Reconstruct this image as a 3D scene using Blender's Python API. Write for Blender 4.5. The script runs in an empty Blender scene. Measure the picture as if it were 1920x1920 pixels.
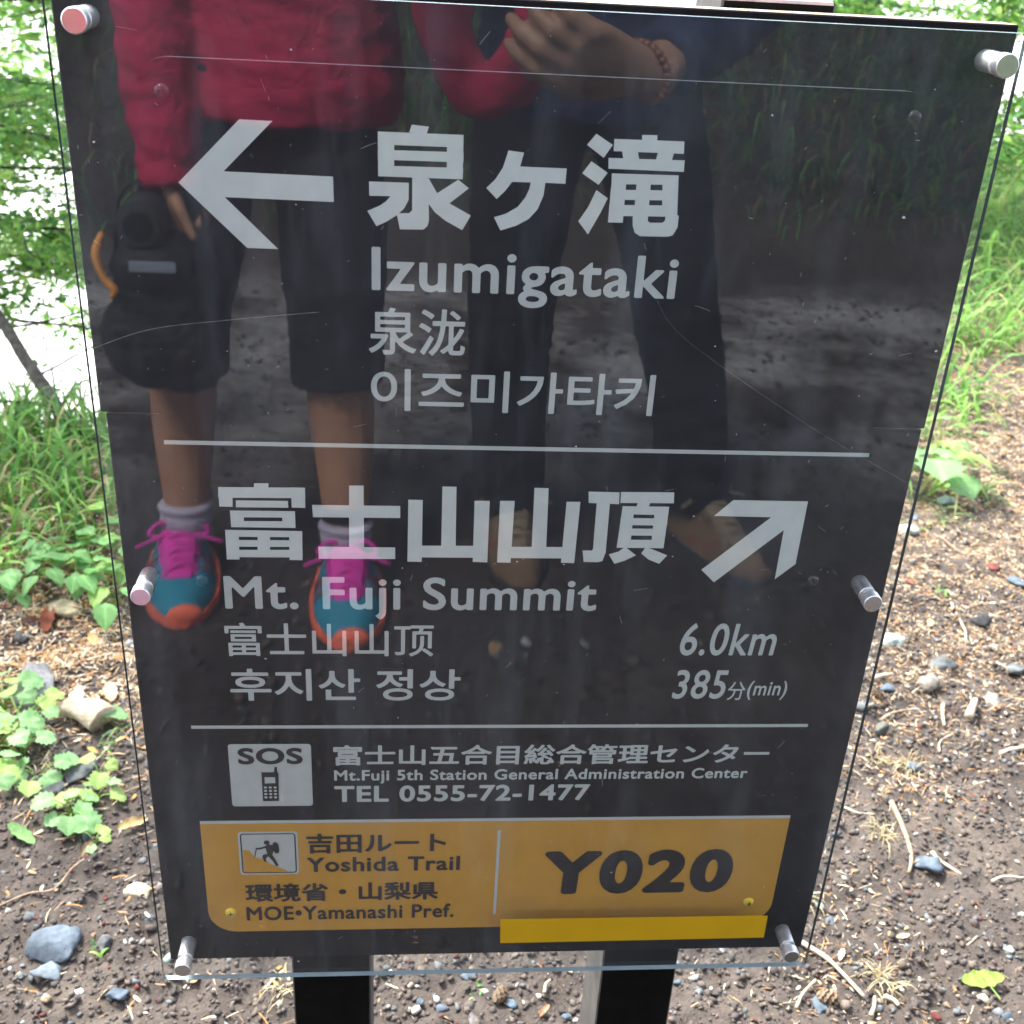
import bpy, bmesh, math, random
import numpy as np
from mathutils import Vector, Matrix
from mathutils.geometry import tessellate_polygon
R_ = math.radians
scene = bpy.context.scene
COL = scene.collection

# ------------------------------------------------------------------ camera
cam_data = bpy.data.cameras.new("camera")
cam_data.sensor_width = 36.0
cam_data.lens = 40.31
cam_data.clip_start = 0.02
cam_data.clip_end = 2000
cam_data.dof.use_dof = True
cam_data.dof.focus_distance = 0.72
cam_data.dof.aperture_fstop = 17.0
cam = bpy.data.objects.new("camera", cam_data)
COL.objects.link(cam)
cam.matrix_world = Matrix(((0.9961251, -0.0134135, -0.0869184, 0.0),
                           (-0.0710425, 0.4598580, -0.8851461, -0.64),
                           (0.0518430, 0.8878911, 0.4571232, 1.08),
                           (0, 0, 0, 1)))
scene.camera = cam

# ------------------------------------------------------------------ light
SUN_EL, SUN_AZ = 54.0, 42.0          # sun stands behind the sign, a little to the left
world = bpy.data.worlds.new("World")
scene.world = world
world.use_nodes = True
wn, wl = world.node_tree.nodes, world.node_tree.links
bg = wn["Background"]
sky = wn.new("ShaderNodeTexSky")
sky.sky_type = 'NISHITA'
sky.sun_disc = False
sky.sun_elevation = R_(SUN_EL)
sky.sun_rotation = R_(-SUN_AZ)
sky.altitude = 1500
sky.air_density = 1.0
sky.dust_density = 6.0
sky.ozone_density = 1.0
hs = wn.new("ShaderNodeHueSaturation")
hs.inputs['Saturation'].default_value = 0.5      # thin cloud over the whole sky
wl.new(sky.outputs[0], hs.inputs['Color'])
wl.new(hs.outputs[0], bg.inputs[0])
bg.inputs[1].default_value = 0.15
sun_d = bpy.data.lights.new("sun", 'SUN')
sun_d.energy = 2.4
sun_d.angle = R_(14)
sun_d.color = (1.0, 0.965, 0.91)
sun = bpy.data.objects.new("sun", sun_d)
COL.objects.link(sun)
sdir = Vector((-math.sin(R_(SUN_AZ)) * math.cos(R_(SUN_EL)), math.cos(R_(SUN_AZ)) * math.cos(R_(SUN_EL)), math.sin(R_(SUN_EL))))
sun.rotation_euler = sdir.to_track_quat('Z', 'Y').to_euler()
sun.location = (0, 0, 6)
vs = scene.view_settings
vs.view_transform = 'Standard'
vs.look = 'None'
vs.gamma = 1.0
vs.exposure = 2.3
try: vs.use_curve_mapping = False
except Exception: pass
scene.cycles.max_bounces = 8
scene.cycles.transparent_max_bounces = 24
scene.cycles.caustics_reflective = False
scene.cycles.caustics_refractive = False
scene.cycles.use_denoising = True

# ------------------------------------------------------------------ helpers
def lin(r, g, b):
    f = lambda c: (c / 255 / 12.92) if c / 255 <= 0.04045 else ((c / 255 + 0.055) / 1.055) ** 2.4
    return (f(r), f(g), f(b))

def tag(o, label=None, cat=None, group=None, kind=None):
    if label: o['label'] = label
    if cat: o['category'] = cat
    if group: o['group'] = group
    if kind: o['kind'] = kind
    return o

def empty(name, loc=(0, 0, 0), rot=(0, 0, 0)):
    o = bpy.data.objects.new(name, None)
    o.empty_display_size = 0.05
    o.location = loc
    o.rotation_euler = rot
    COL.objects.link(o)
    return o

def link(name, me, mat=None, parent=None, smooth=False):
    o = bpy.data.objects.new(name, me)
    COL.objects.link(o)
    if mat is not None and len(me.materials) == 0: me.materials.append(mat)
    if parent is not None: o.parent = parent
    if smooth and len(me.polygons):
        me.polygons.foreach_set('use_smooth', [True] * len(me.polygons))
    return o

def mesh(name, V, F):
    me = bpy.data.meshes.new(name)
    me.from_pydata([tuple(map(float, v)) for v in V], [], F)
    me.update()
    return me

def big_mesh(name, V, F, colors=None):
    """V (n,3), F (m,k) same-size faces as arrays; optional per-vertex colour (n,3)"""
    me = bpy.data.meshes.new(name)
    V = np.asarray(V, np.float32); F = np.asarray(F, np.int32)
    k = F.shape[1]
    me.vertices.add(len(V)); me.vertices.foreach_set('co', V.ravel())
    me.loops.add(F.size); me.loops.foreach_set('vertex_index', F.ravel())
    me.polygons.add(len(F))
    me.polygons.foreach_set('loop_start', np.arange(0, F.size, k, dtype=np.int32))
    me.polygons.foreach_set('loop_total', np.full(len(F), k, np.int32))
    if colors is not None:
        ca = me.color_attributes.new('Col', 'FLOAT_COLOR', 'POINT')
        c4 = np.ones((len(V), 4), np.float32); c4[:, :3] = colors
        ca.data.foreach_set('color', c4.ravel())
    me.update(calc_edges=True)
    me.validate()
    return me

# ---- materials
def new_mat(name):
    m = bpy.data.materials.new(name); m.use_nodes = True
    nt = m.node_tree
    return m, nt, nt.nodes, nt.links, nt.nodes['Principled BSDF']

def noise(nodes, links, scale, detail=4, rough=0.55, coord='Object', vec=None):
    n = nodes.new('ShaderNodeTexNoise')
    n.inputs['Scale'].default_value = scale
    n.inputs['Detail'].default_value = detail
    n.inputs['Roughness'].default_value = rough
    if vec is None:
        tc = nodes.new('ShaderNodeTexCoord'); links.new(tc.outputs[coord], n.inputs['Vector'])
    else: links.new(vec, n.inputs['Vector'])
    return n

def ramp(nodes, links, src, stops):
    r = nodes.new('ShaderNodeValToRGB')
    e = r.color_ramp.elements
    while len(e) < len(stops): e.new(0.5)
    for i, (p, c) in enumerate(stops):
        e[i].position = p
        e[i].color = (*c, 1) if len(c) == 3 else c
    links.new(src, r.inputs[0])
    return r

def bump(nodes, links, src, dist, strength=0.6):
    b = nodes.new('ShaderNodeBump')
    b.inputs['Strength'].default_value = strength
    b.inputs['Distance'].default_value = dist
    links.new(src, b.inputs['Height'])
    return b

def simple(name, c1, c2=None, scale=30, rough=0.6, bump_d=0.0, metallic=0.0, spec=0.5, detail=5):
    m, nt, N, L, P = new_mat(name)
    c2 = c2 or c1
    n = noise(N, L, scale, detail)
    r = ramp(N, L, n.outputs['Fac'], [(0.32, c1), (0.68, c2)])
    L.new(r.outputs[0], P.inputs['Base Color'])
    P.inputs['Roughness'].default_value = rough
    P.inputs['Metallic'].default_value = metallic
    P.inputs['Specular IOR Level'].default_value = spec
    if bump_d:
        n2 = noise(N, L, scale * 3, 6)
        L.new(bump(N, L, n2.outputs['Fac'], bump_d).outputs[0], P.inputs['Normal'])
    return m

def vcol_mat(name, rough=0.85, scale=300, bump_d=0.0008, translucent=0.0, spec=0.35):
    m, nt, N, L, P = new_mat(name)
    a = N.new('ShaderNodeVertexColor'); a.layer_name = 'Col'
    n = noise(N, L, scale, 4)
    mx = N.new('ShaderNodeMix'); mx.data_type = 'RGBA'; mx.blend_type = 'MULTIPLY'
    mx.inputs['Factor'].default_value = 1.0
    r = ramp(N, L, n.outputs['Fac'], [(0.3, (0.7, 0.7, 0.7)), (0.7, (1.25, 1.25, 1.25))])
    L.new(a.outputs[0], mx.inputs['A']); L.new(r.outputs[0], mx.inputs['B'])
    L.new(mx.outputs['Result'], P.inputs['Base Color'])
    P.inputs['Roughness'].default_value = rough
    P.inputs['Specular IOR Level'].default_value = spec
    if bump_d: L.new(bump(N, L, n.outputs['Fac'], bump_d).outputs[0], P.inputs['Normal'])
    if translucent:
        t = N.new('ShaderNodeBsdfTranslucent'); L.new(mx.outputs['Result'], t.inputs['Color'])
        ms = N.new('ShaderNodeMixShader'); ms.inputs[0].default_value = translucent
        L.new(P.outputs[0], ms.inputs[1]); L.new(t.outputs[0], ms.inputs[2])
        L.new(ms.outputs[0], N['Material Output'].inputs['Surface'])
    return m

# soil: volcanic brown-purple, paler and greyer on the trodden path behind the viewer, far slope painted pale as bright mist
def soil_mat():
    m, nt, N, L, P = new_mat('volcanic_soil')
    n1 = noise(N, L, 3.0, 6, 0.6)
    n2 = noise(N, L, 45.0, 8, 0.7)
    r1 = ramp(N, L, n1.outputs['Fac'], [(0.35, (0.078, 0.066, 0.058)), (0.55, (0.108, 0.091, 0.079)), (0.75, (0.160, 0.134, 0.108))])
    r2 = ramp(N, L, n2.outputs['Fac'], [(0.3, (0.55, 0.55, 0.57)), (0.7, (1.5, 1.45, 1.38))])
    mx = N.new('ShaderNodeMix'); mx.data_type = 'RGBA'; mx.blend_type = 'MULTIPLY'; mx.inputs['Factor'].default_value = 1
    L.new(r1.outputs[0], mx.inputs['A']); L.new(r2.outputs[0], mx.inputs['B'])
    tc = N.new('ShaderNodeTexCoord'); sx = N.new('ShaderNodeSeparateXYZ'); L.new(tc.outputs['Object'], sx.inputs[0])
    # soil darkened on the viewer's side: damp, with the shadow there painted in
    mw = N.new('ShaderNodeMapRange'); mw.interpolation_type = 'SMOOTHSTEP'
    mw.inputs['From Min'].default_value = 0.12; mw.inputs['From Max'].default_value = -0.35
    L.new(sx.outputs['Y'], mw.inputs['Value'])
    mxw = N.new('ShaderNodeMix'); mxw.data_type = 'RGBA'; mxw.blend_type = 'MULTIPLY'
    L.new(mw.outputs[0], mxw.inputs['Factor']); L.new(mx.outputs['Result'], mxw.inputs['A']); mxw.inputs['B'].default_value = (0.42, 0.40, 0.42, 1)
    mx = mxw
    # trodden grey ash on the path
    mp = N.new('ShaderNodeMapRange'); mp.interpolation_type = 'SMOOTHSTEP'
    mp.inputs['From Min'].default_value = -1.2; mp.inputs['From Max'].default_value = -2.2
    L.new(sx.outputs['Y'], mp.inputs['Value'])
    mp2 = N.new('ShaderNodeMapRange'); mp2.interpolation_type = 'SMOOTHSTEP'
    mp2.inputs['From Min'].default_value = -3.3; mp2.inputs['From Max'].default_value = -2.9
    L.new(sx.outputs['Y'], mp2.inputs['Value'])
    n3 = noise(N, L, 2.2, 7, 0.65)
    r3 = ramp(N, L, n3.outputs['Fac'], [(0.42, (0, 0, 0)), (0.6, (1, 1, 1))])
    mu = N.new('ShaderNodeMath'); mu.operation = 'MULTIPLY'; L.new(mp.outputs[0], mu.inputs[0]); L.new(mp2.outputs[0], mu.inputs[1])
    mu2 = N.new('ShaderNodeMath'); mu2.operation = 'MULTIPLY'; L.new(mu.outputs[0], mu2.inputs[0]); L.new(r3.outputs[0], mu2.inputs[1])
    mx2 = N.new('ShaderNodeMix'); mx2.data_type = 'RGBA'
    L.new(mu2.outputs[0], mx2.inputs['Factor']); L.new(mx.outputs['Result'], mx2.inputs['A'])
    n4 = noise(N, L, 38, 8, 0.8)
    r4 = ramp(N, L, n4.outputs['Fac'], [(0.3, (0.12, 0.12, 0.13)), (0.7, (0.40, 0.39, 0.39))])
    L.new(r4.outputs[0], mx2.inputs['B'])
    # slope below the wood painted near white in place of bright mist and sky
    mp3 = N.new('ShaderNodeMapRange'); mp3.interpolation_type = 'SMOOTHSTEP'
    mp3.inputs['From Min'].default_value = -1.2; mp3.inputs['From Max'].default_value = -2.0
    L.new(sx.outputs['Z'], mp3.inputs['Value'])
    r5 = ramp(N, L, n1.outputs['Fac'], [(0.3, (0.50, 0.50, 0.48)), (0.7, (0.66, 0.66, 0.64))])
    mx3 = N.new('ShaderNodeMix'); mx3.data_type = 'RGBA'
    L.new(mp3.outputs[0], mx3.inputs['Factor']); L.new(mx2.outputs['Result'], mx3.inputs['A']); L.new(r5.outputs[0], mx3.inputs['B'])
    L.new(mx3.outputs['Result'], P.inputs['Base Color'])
    P.inputs['Roughness'].default_value = 0.92
    P.inputs['Specular IOR Level'].default_value = 0.25
    n5 = noise(N, L, 160, 8, 0.7)
    L.new(bump(N, L, n5.outputs['Fac'], 0.006, 0.9).outputs[0], P.inputs['Normal'])
    return m

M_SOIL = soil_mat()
M_STONE = vcol_mat('chipped_stone', 0.85, 220, 0.001)
M_ROCK = vcol_mat('lava_rock', 0.9, 120, 0.002)
M_LITTER = vcol_mat('dry_litter', 0.8, 150, 0.0, 0.15)
M_GRASS = vcol_mat('grass_blade', 0.55, 40, 0.0, 0.45)
M_LEAF = vcol_mat('leaf_green', 0.5, 90, 0.0, 0.42)
M_BARK = simple('bark', (0.035, 0.028, 0.020), (0.12, 0.105, 0.085), 45, 0.9, 0.004)
M_TWIG = simple('dry_twig', (0.24, 0.16, 0.10), (0.44, 0.34, 0.23), 120, 0.85, 0.0008)
M_TWIG2 = simple('bleached_twig', (0.40, 0.33, 0.23), (0.60, 0.52, 0.39), 120, 0.85, 0.0006)

M_BOARD = simple('stained_dark_board', (0.008, 0.0075, 0.009), (0.014, 0.013, 0.015), 60, 0.55, 0.0003, 0, 0.12)
M_BOARD_EDGE = simple('lit_weathered_board_edge', (0.34, 0.27, 0.19), (0.5, 0.42, 0.30), 90, 0.75, 0.0004)
M_POST = simple('dark_stained_post', (0.004, 0.004, 0.0038), (0.008, 0.0075, 0.007), 60, 0.8, 0.0003, 0, 0.1)
M_POST_SIDE = simple('lit_weathered_post_side', (0.05, 0.046, 0.042), (0.10, 0.092, 0.085), 35, 0.85, 0.0006)
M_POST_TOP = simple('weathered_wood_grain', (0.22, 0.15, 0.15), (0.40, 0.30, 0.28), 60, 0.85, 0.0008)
M_PANEL = simple('printed_dark_plate', (0.0085, 0.0080, 0.0095), (0.0105, 0.0098, 0.0115), 20, 0.38, 0.0, 0, 0.12)
M_WHITE = simple('print_pale_grey', (0.64, 0.71, 0.67), (0.70, 0.77, 0.73), 90, 0.5, 0, 0, 0.2)
M_WHITE2 = simple('print_soft_grey', (0.52, 0.58, 0.55), (0.57, 0.63, 0.60), 90, 0.5, 0, 0, 0.2)
M_YELLOW = simple('print_ochre', (0.58, 0.305, 0.038), (0.66, 0.355, 0.048), 25, 0.45, 0, 0, 0.2)
M_BLACK = simple('print_black', (0.013, 0.012, 0.013), (0.018, 0.016, 0.017), 40, 0.5)
M_TAPE = simple('yellow_vinyl_tape', (0.58, 0.345, 0.005), (0.63, 0.385, 0.007), 30, 0.38)
M_SCREW_Y = simple('yellow_painted_screw', (0.85, 0.60, 0.01), (0.95, 0.7, 0.02), 60, 0.25)
M_SCREW_D = simple('dark_painted_screw', (0.02, 0.018, 0.02), (0.03, 0.027, 0.03), 60, 0.12)

def steel(name, rough):
    m, nt, N, L, P = new_mat(name)
    P.inputs['Metallic'].default_value = 1.0
    n = noise(N, L, 400, 3)
    r = ramp(N, L, n.outputs['Fac'], [(0.3, (0.80, 0.80, 0.80)), (0.7, (0.92, 0.92, 0.91))])
    L.new(r.outputs[0], P.inputs['Base Color'])
    P.inputs['Roughness'].default_value = rough
    return m
M_STEEL = steel('satin_steel', 0.48)
M_STEEL_END = steel('polished_steel_end', 0.27)

def acrylic():
    """clear sheet: straight-through transparency, Schlick mirror, thin film of dust and painted haze"""
    m, nt, N, L, P = new_mat('hazy_dusty_acrylic')
    N.remove(P)
    out = N['Material Output']
    geo = N.new('ShaderNodeNewGeometry')
    dot = N.new('ShaderNodeVectorMath'); dot.operation = 'DOT_PRODUCT'
    L.new(geo.outputs['Normal'], dot.inputs[0]); L.new(geo.outputs['Incoming'], dot.inputs[1])
    ab = N.new('ShaderNodeMath'); ab.operation = 'ABSOLUTE'; L.new(dot.outputs['Value'], ab.inputs[0])
    om = N.new('ShaderNodeMath'); om.operation = 'SUBTRACT'; om.inputs[0].default_value = 1; L.new(ab.outputs[0], om.inputs[1])
    pw = N.new('ShaderNodeMath'); pw.operation = 'POWER'; L.new(om.outputs[0], pw.inputs[0]); pw.inputs[1].default_value = 5
    ml = N.new('ShaderNodeMath'); ml.operation = 'MULTIPLY_ADD'; L.new(pw.outputs[0], ml.inputs[0]); ml.inputs[1].default_value = 0.955; ml.inputs[2].default_value = 0.040
    tr = N.new('ShaderNodeBsdfTransparent'); tr.inputs[0].default_value = (0.985, 0.995, 0.99, 1)
    gl = N.new('ShaderNodeBsdfGlossy'); gl.inputs['Roughness'].default_value = 0.0; gl.inputs['Color'].default_value = (1, 1, 1, 1)
    m1 = N.new('ShaderNodeMixShader'); L.new(ml.outputs[0], m1.inputs[0]); L.new(tr.outputs[0], m1.inputs[1]); L.new(gl.outputs[0], m1.inputs[2])
    df = N.new('ShaderNodeBsdfDiffuse'); df.inputs['Color'].default_value = (0.60, 0.72, 0.78, 1)  # bluish film: dust, with the veil of reflected surroundings painted in as haze
    n1 = noise(N, L, 9, 8, 0.7); n2 = noise(N, L, 240, 3, 0.6)
    r1 = ramp(N, L, n1.outputs['Fac'], [(0.3, (0.007,) * 3), (0.75, (0.027,) * 3)])
    tcs = N.new('ShaderNodeTexCoord'); mps = N.new('ShaderNodeMapping'); mps.inputs['Rotation'].default_value = (0, 0.45, 0); mps.inputs['Scale'].default_value = (26, 1, 5)
    L.new(tcs.outputs['Object'], mps.inputs['Vector'])
    n3 = noise(N, L, 1.0, 6, 0.65, vec=mps.outputs[0])
    r3 = ramp(N, L, n3.outputs['Fac'], [(0.50, (0, 0, 0)), (0.78, (0.040,) * 3)])
    ad0 = N.new('ShaderNodeMath'); ad0.operation = 'ADD'; L.new(r1.outputs[0], ad0.inputs[0]); L.new(r3.outputs[0], ad0.inputs[1])
    r2 = ramp(N, L, n2.outputs['Fac'], [(0.70, (0, 0, 0)), (0.80, (0.10, 0.10, 0.10))])
    ad = N.new('ShaderNodeMath'); ad.operation = 'ADD'; L.new(ad0.outputs[0], ad.inputs[0]); L.new(r2.outputs[0], ad.inputs[1])
    m2 = N.new('ShaderNodeMixShader'); L.new(ad.outputs[0], m2.inputs[0]); L.new(m1.outputs[0], m2.inputs[1]); L.new(df.outputs[0], m2.inputs[2])
    L.new(m2.outputs[0], out.inputs['Surface'])
    return m
M_ACRYL = acrylic()
M_ACRYL_EDGE = simple('acrylic_cut_edge', (0.05, 0.08, 0.085), (0.09, 0.12, 0.125), 60, 0.12, 0, 0, 0.8)
M_ACRYL_LIT = simple('acrylic_lit_edge', (0.30, 0.40, 0.42), (0.40, 0.50, 0.52), 60, 0.25, 0, 0, 0.6)
M_SCRATCH = simple('scratch_white', (0.55, 0.58, 0.6), None, 50, 0.6)
# ------------------------------------------------------------------ terrain
def smooth(a, b, x):
    t = np.clip((x - a) / (b - a), 0, 1); return t * t * (3 - 2 * t)

_rs = np.random.RandomState(7)
_waves = [(_rs.uniform(0.6, 9) , _rs.uniform(0, 6.28), _rs.uniform(0, 6.28)) for _ in range(14)]
def H(x, y):
    x = np.asarray(x, float); y = np.asarray(y, float)
    z = np.zeros_like(x)
    for k, a, p in _waves:
        z = z + 0.006 / (1 + 0.5 * k) * np.sin(k * (x * math.cos(a) + y * math.sin(a)) + p)
    # drop behind the sign: near on the left, farther on the right
    ye = 1.72 + 4.2 * smooth(0.6, 2.8, x)
    d = np.maximum(y - ye, 0)
    z = z - 0.95 * (np.sqrt(d * d + 0.04) - 0.2)
    # valley floor, then a gentle pale rise far off
    z = np.where(z < -9, -9 - 6 * np.tanh((-9 - z) / 6.0), z)
    z = z + 0.020 * np.maximum(y - 60, 0)
    # bank behind the viewer
    yb = -3.42 - 0.22 * np.sin(x * 1.1 + 0.6) - 0.25 * smooth(0.8, 2.6, x)
    b = np.maximum(yb - y, 0)
    z = z + 3.6 * (1 - np.exp(-b * 0.42)) + 0.10 * np.sin(3.1 * x + 2 * y) * smooth(0, 0.8, b)
    # raised litter lip along the left edge of the trail
    z = z + 0.02 * smooth(0.75, 1.3, y) * smooth(-0.25, -0.6, x) * smooth(2.3, 1.6, y)
    return z

def soil_noise(x, y):
    r = np.random.RandomState(3)
    z = np.zeros_like(x)
    for i in range(26):
        k = r.uniform(25, 260); a = r.uniform(0, 6.28); p = r.uniform(0, 6.28)
        z += (0.0032 * (30 / (k + 20))) * np.sin(k * (x * math.cos(a) + y * math.sin(a)) + p + 2 * np.sin(k * 0.37 * (x * math.sin(a) - y * math.cos(a))))
    return z

def make_ground():
    def axis(lo, hi, c, n, near, step):
        core = np.arange(c - near, c + near, step)
        def tail(start, end, m):
            t = np.linspace(0, 1, m + 1)[1:]
            return start + np.sign(end - start) * (np.exp(t * math.log(abs(end - start) / step + 1)) - 1) * step
        return np.concatenate([tail(core[0], lo, n)[::-1], core, tail(core[-1], hi, n)])
    xs = axis(-400, 400, 0.55, 46, 1.75, 0.011)
    ys = axis(-300, 500, 0.95, 52, 0.95, 0.010)
    X, Y = np.meshgrid(xs, ys)
    Z = H(X, Y)
    near = smooth(3.0, 2.2, np.abs(X - 0.5)) * smooth(2.9, 2.0, np.abs(Y - 0.9))
    Z = Z + soil_noise(X, Y) * near * 1.3
    nx, ny = len(xs), len(ys)
    V = np.stack([X.ravel(), Y.ravel(), Z.ravel()], 1)
    i = np.arange(nx - 1)[None, :] + (np.arange(ny - 1) * nx)[:, None]
    F = np.stack([i, i + 1, i + nx + 1, i + nx], -1).reshape(-1, 4)
    me = big_mesh('ground', V, F)
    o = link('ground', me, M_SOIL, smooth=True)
    tag(o, kind='structure')
make_ground()

# ------------------------------------------------------------------ scatter tools
def ico(sub=1):
    bm = bmesh.new(); bmesh.ops.create_icosphere(bm, subdivisions=sub, radius=1.0)
    V = np.array([v.co[:] for v in bm.verts]); F = np.array([[v.index for v in f.verts] for f in bm.faces]); bm.free()
    return V, F

def stone_template(rs, sub=1, rough=0.35, flat=0.7):
    V, F = ico(sub)
    V = V.copy()
    for _ in range(rs.randint(3, 7)):                  # chop planar facets
        n = rs.normal(size=3); n /= np.linalg.norm(n)
        d = rs.uniform(0.45, 0.85); s = V @ n
        V -= np.outer(np.maximum(s - d, 0), n)
    V *= 1 + rs.uniform(-rough, rough, (len(V), 1)) * (0.5 if sub > 1 else 1)
    V *= np.array([1, rs.uniform(0.6, 1.0), flat * rs.uniform(0.7, 1.1)])
    return V, F

def euler_mats(rx, ry, rz):
    n = len(rz); cx, sx, cy, sy, cz, sz = np.cos(rx), np.sin(rx), np.cos(ry), np.sin(ry), np.cos(rz), np.sin(rz)
    M = np.empty((n, 3, 3))
    M[:, 0, 0] = cz * cy; M[:, 0, 1] = cz * sy * sx - sz * cx; M[:, 0, 2] = cz * sy * cx + sz * sx
    M[:, 1, 0] = sz * cy; M[:, 1, 1] = sz * sy * sx + cz * cx; M[:, 1, 2] = sz * sy * cx - cz * sx
    M[:, 2, 0] = -sy; M[:, 2, 1] = cy * sx; M[:, 2, 2] = cy * cx
    return M

def scatter(name, templates, pos, scl, rot, cols, mat, **tg):
    """templates [(V,F)], pos (n,3), scl (n,3), rot (n,3), cols (n,3)"""
    n = len(pos); T = len(templates)
    idx = np.arange(n) % T
    allV, allF, allC, off = [], [], [], 0
    for t, (V, F) in enumerate(templates):
        sel = np.where(idx == t)[0]
        if not len(sel): continue
        Mx = euler_mats(*rot[sel].T)
        P = (V[None] * scl[sel][:, None, :])
        P = np.einsum('nij,nvj->nvi', Mx, P) + pos[sel][:, None, :]
        allV.append(P.reshape(-1, 3))
        f = F[None] + (np.arange(len(sel)) * len(V))[:, None, None] + off
        allF.append(f.reshape(-1, F.shape[1]))
        allC.append(np.repeat(cols[sel], len(V), 0))
        off += len(sel) * len(V)
    me = big_mesh(name, np.concatenate(allV), np.concatenate(allF), np.concatenate(allC))
    o = link(name, me, mat)
    tag(o, **tg)
    return o

rs = np.random.RandomState(11)
def pick(pal, w, n, var=0.25):
    pal = np.array(pal); w = np.array(w, float); w /= w.sum()
    c = pal[rs.choice(len(pal), n, p=w)]
    return np.clip(c * (1 + rs.uniform(-var, var, (n, 1))), 0.004, 0.95)

PAL_STONE = [(0.110, 0.090, 0.078), (0.075, 0.064, 0.058), (0.14, 0.15, 0.155), (0.16, 0.185, 0.19), (0.13, 0.045, 0.035), (0.30, 0.29, 0.26), (0.55, 0.52, 0.47), (0.15, 0.120, 0.095)]
W_STONE = [46, 30, 7, 1.6, 3, 1.6, 0.7, 22]
PAL_LIT = [(0.52, 0.37, 0.21), (0.72, 0.60, 0.42), (0.42, 0.24, 0.11), (0.56, 0.27, 0.08), (0.74, 0.64, 0.48), (0.24, 0.15, 0.09)]

def litter_density(x, y):
    a = smooth(0.62, 0.95, y) * smooth(-0.15, -0.4, x)                      # left lip
    b = smooth(0.62, 0.95, y) * smooth(0.45, 0.7, x)                         # right, needle carpet
    c = 0.55 * np.exp(-((x - 0.60) ** 2 + (y - 0.40) ** 2) / 0.006) + 0.8 * np.exp(-((x - 0.53) ** 2 + (y - 0.24) ** 2) / 0.008) + 0.5 * np.exp(-((x - 0.72) ** 2 + (y - 0.60) ** 2) / 0.006)
    e = 0.35 * np.exp(-((x + 0.12) ** 2 + (y - 0.22) ** 2) / 0.004)
    return np.clip(a + b * 1.1 + c + e, 0, 1)

def do_gravel():
    tm = [stone_template(rs, 1, 0.28, 0.75) for _ in range(10)]
    def batch(n, x0, x1, y0, y1, smin, smax, pw, dens=None):
        x = rs.uniform(x0, x1, n); y = rs.uniform(y0, y1, n)
        if dens is not None:
            k = rs.uniform(size=n) < dens(x, y); x, y = x[k], y[k]
        m = len(x)
        s = smin + (smax - smin) * rs.uniform(size=m) ** pw
        return x, y, s
    B = [batch(52000, -0.72, 1.20, 0.12, 1.15, 0.0010, 0.0062, 2.3),
         batch(14000, -1.0, 2.4, 1.0, 3.0, 0.0018, 0.009, 2.2),
         batch(1900, -0.75, 1.4, 0.05, 1.6, 0.004, 0.0095, 2.2),
         batch(16000, -2.2, 3.2, -0.75, 0.30, 0.0016, 0.008, 2.4),
         batch(9000, -3.0, -0.7, -0.5, 1.7, 0.002, 0.009, 2.4), batch(9000, 1.3, 4.5, -0.5, 3.4, 0.002, 0.010, 2.4),
         batch(22000, -2.4, 3.2, -3.6, -0.7, 0.002, 0.013, 2.6)]
    x = np.concatenate([b[0] for b in B]); y = np.concatenate([b[1] for b in B]); s = np.concatenate([b[2] for b in B])
    n = len(x)
    z = H(x, y) + soil_noise(x, y) * 1.3 + s * 0.25
    scl = np.stack([s, s * rs.uniform(0.6, 1, n), s * rs.uniform(0.45, 0.85, n)], 1)
    rot = np.stack([rs.uniform(-0.6, 0.6, n), rs.uniform(-0.6, 0.6, n), rs.uniform(0, 6.28, n)], 1)
    col = pick(PAL_STONE, W_STONE, n) * (1 - 0.5 * smooth(0.12, -0.35, y))[:, None]  # darkened towards the viewer like the soil: damp plus painted shadow
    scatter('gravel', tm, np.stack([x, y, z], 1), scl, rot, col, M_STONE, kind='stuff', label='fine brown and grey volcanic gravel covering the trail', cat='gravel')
do_gravel()

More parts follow.
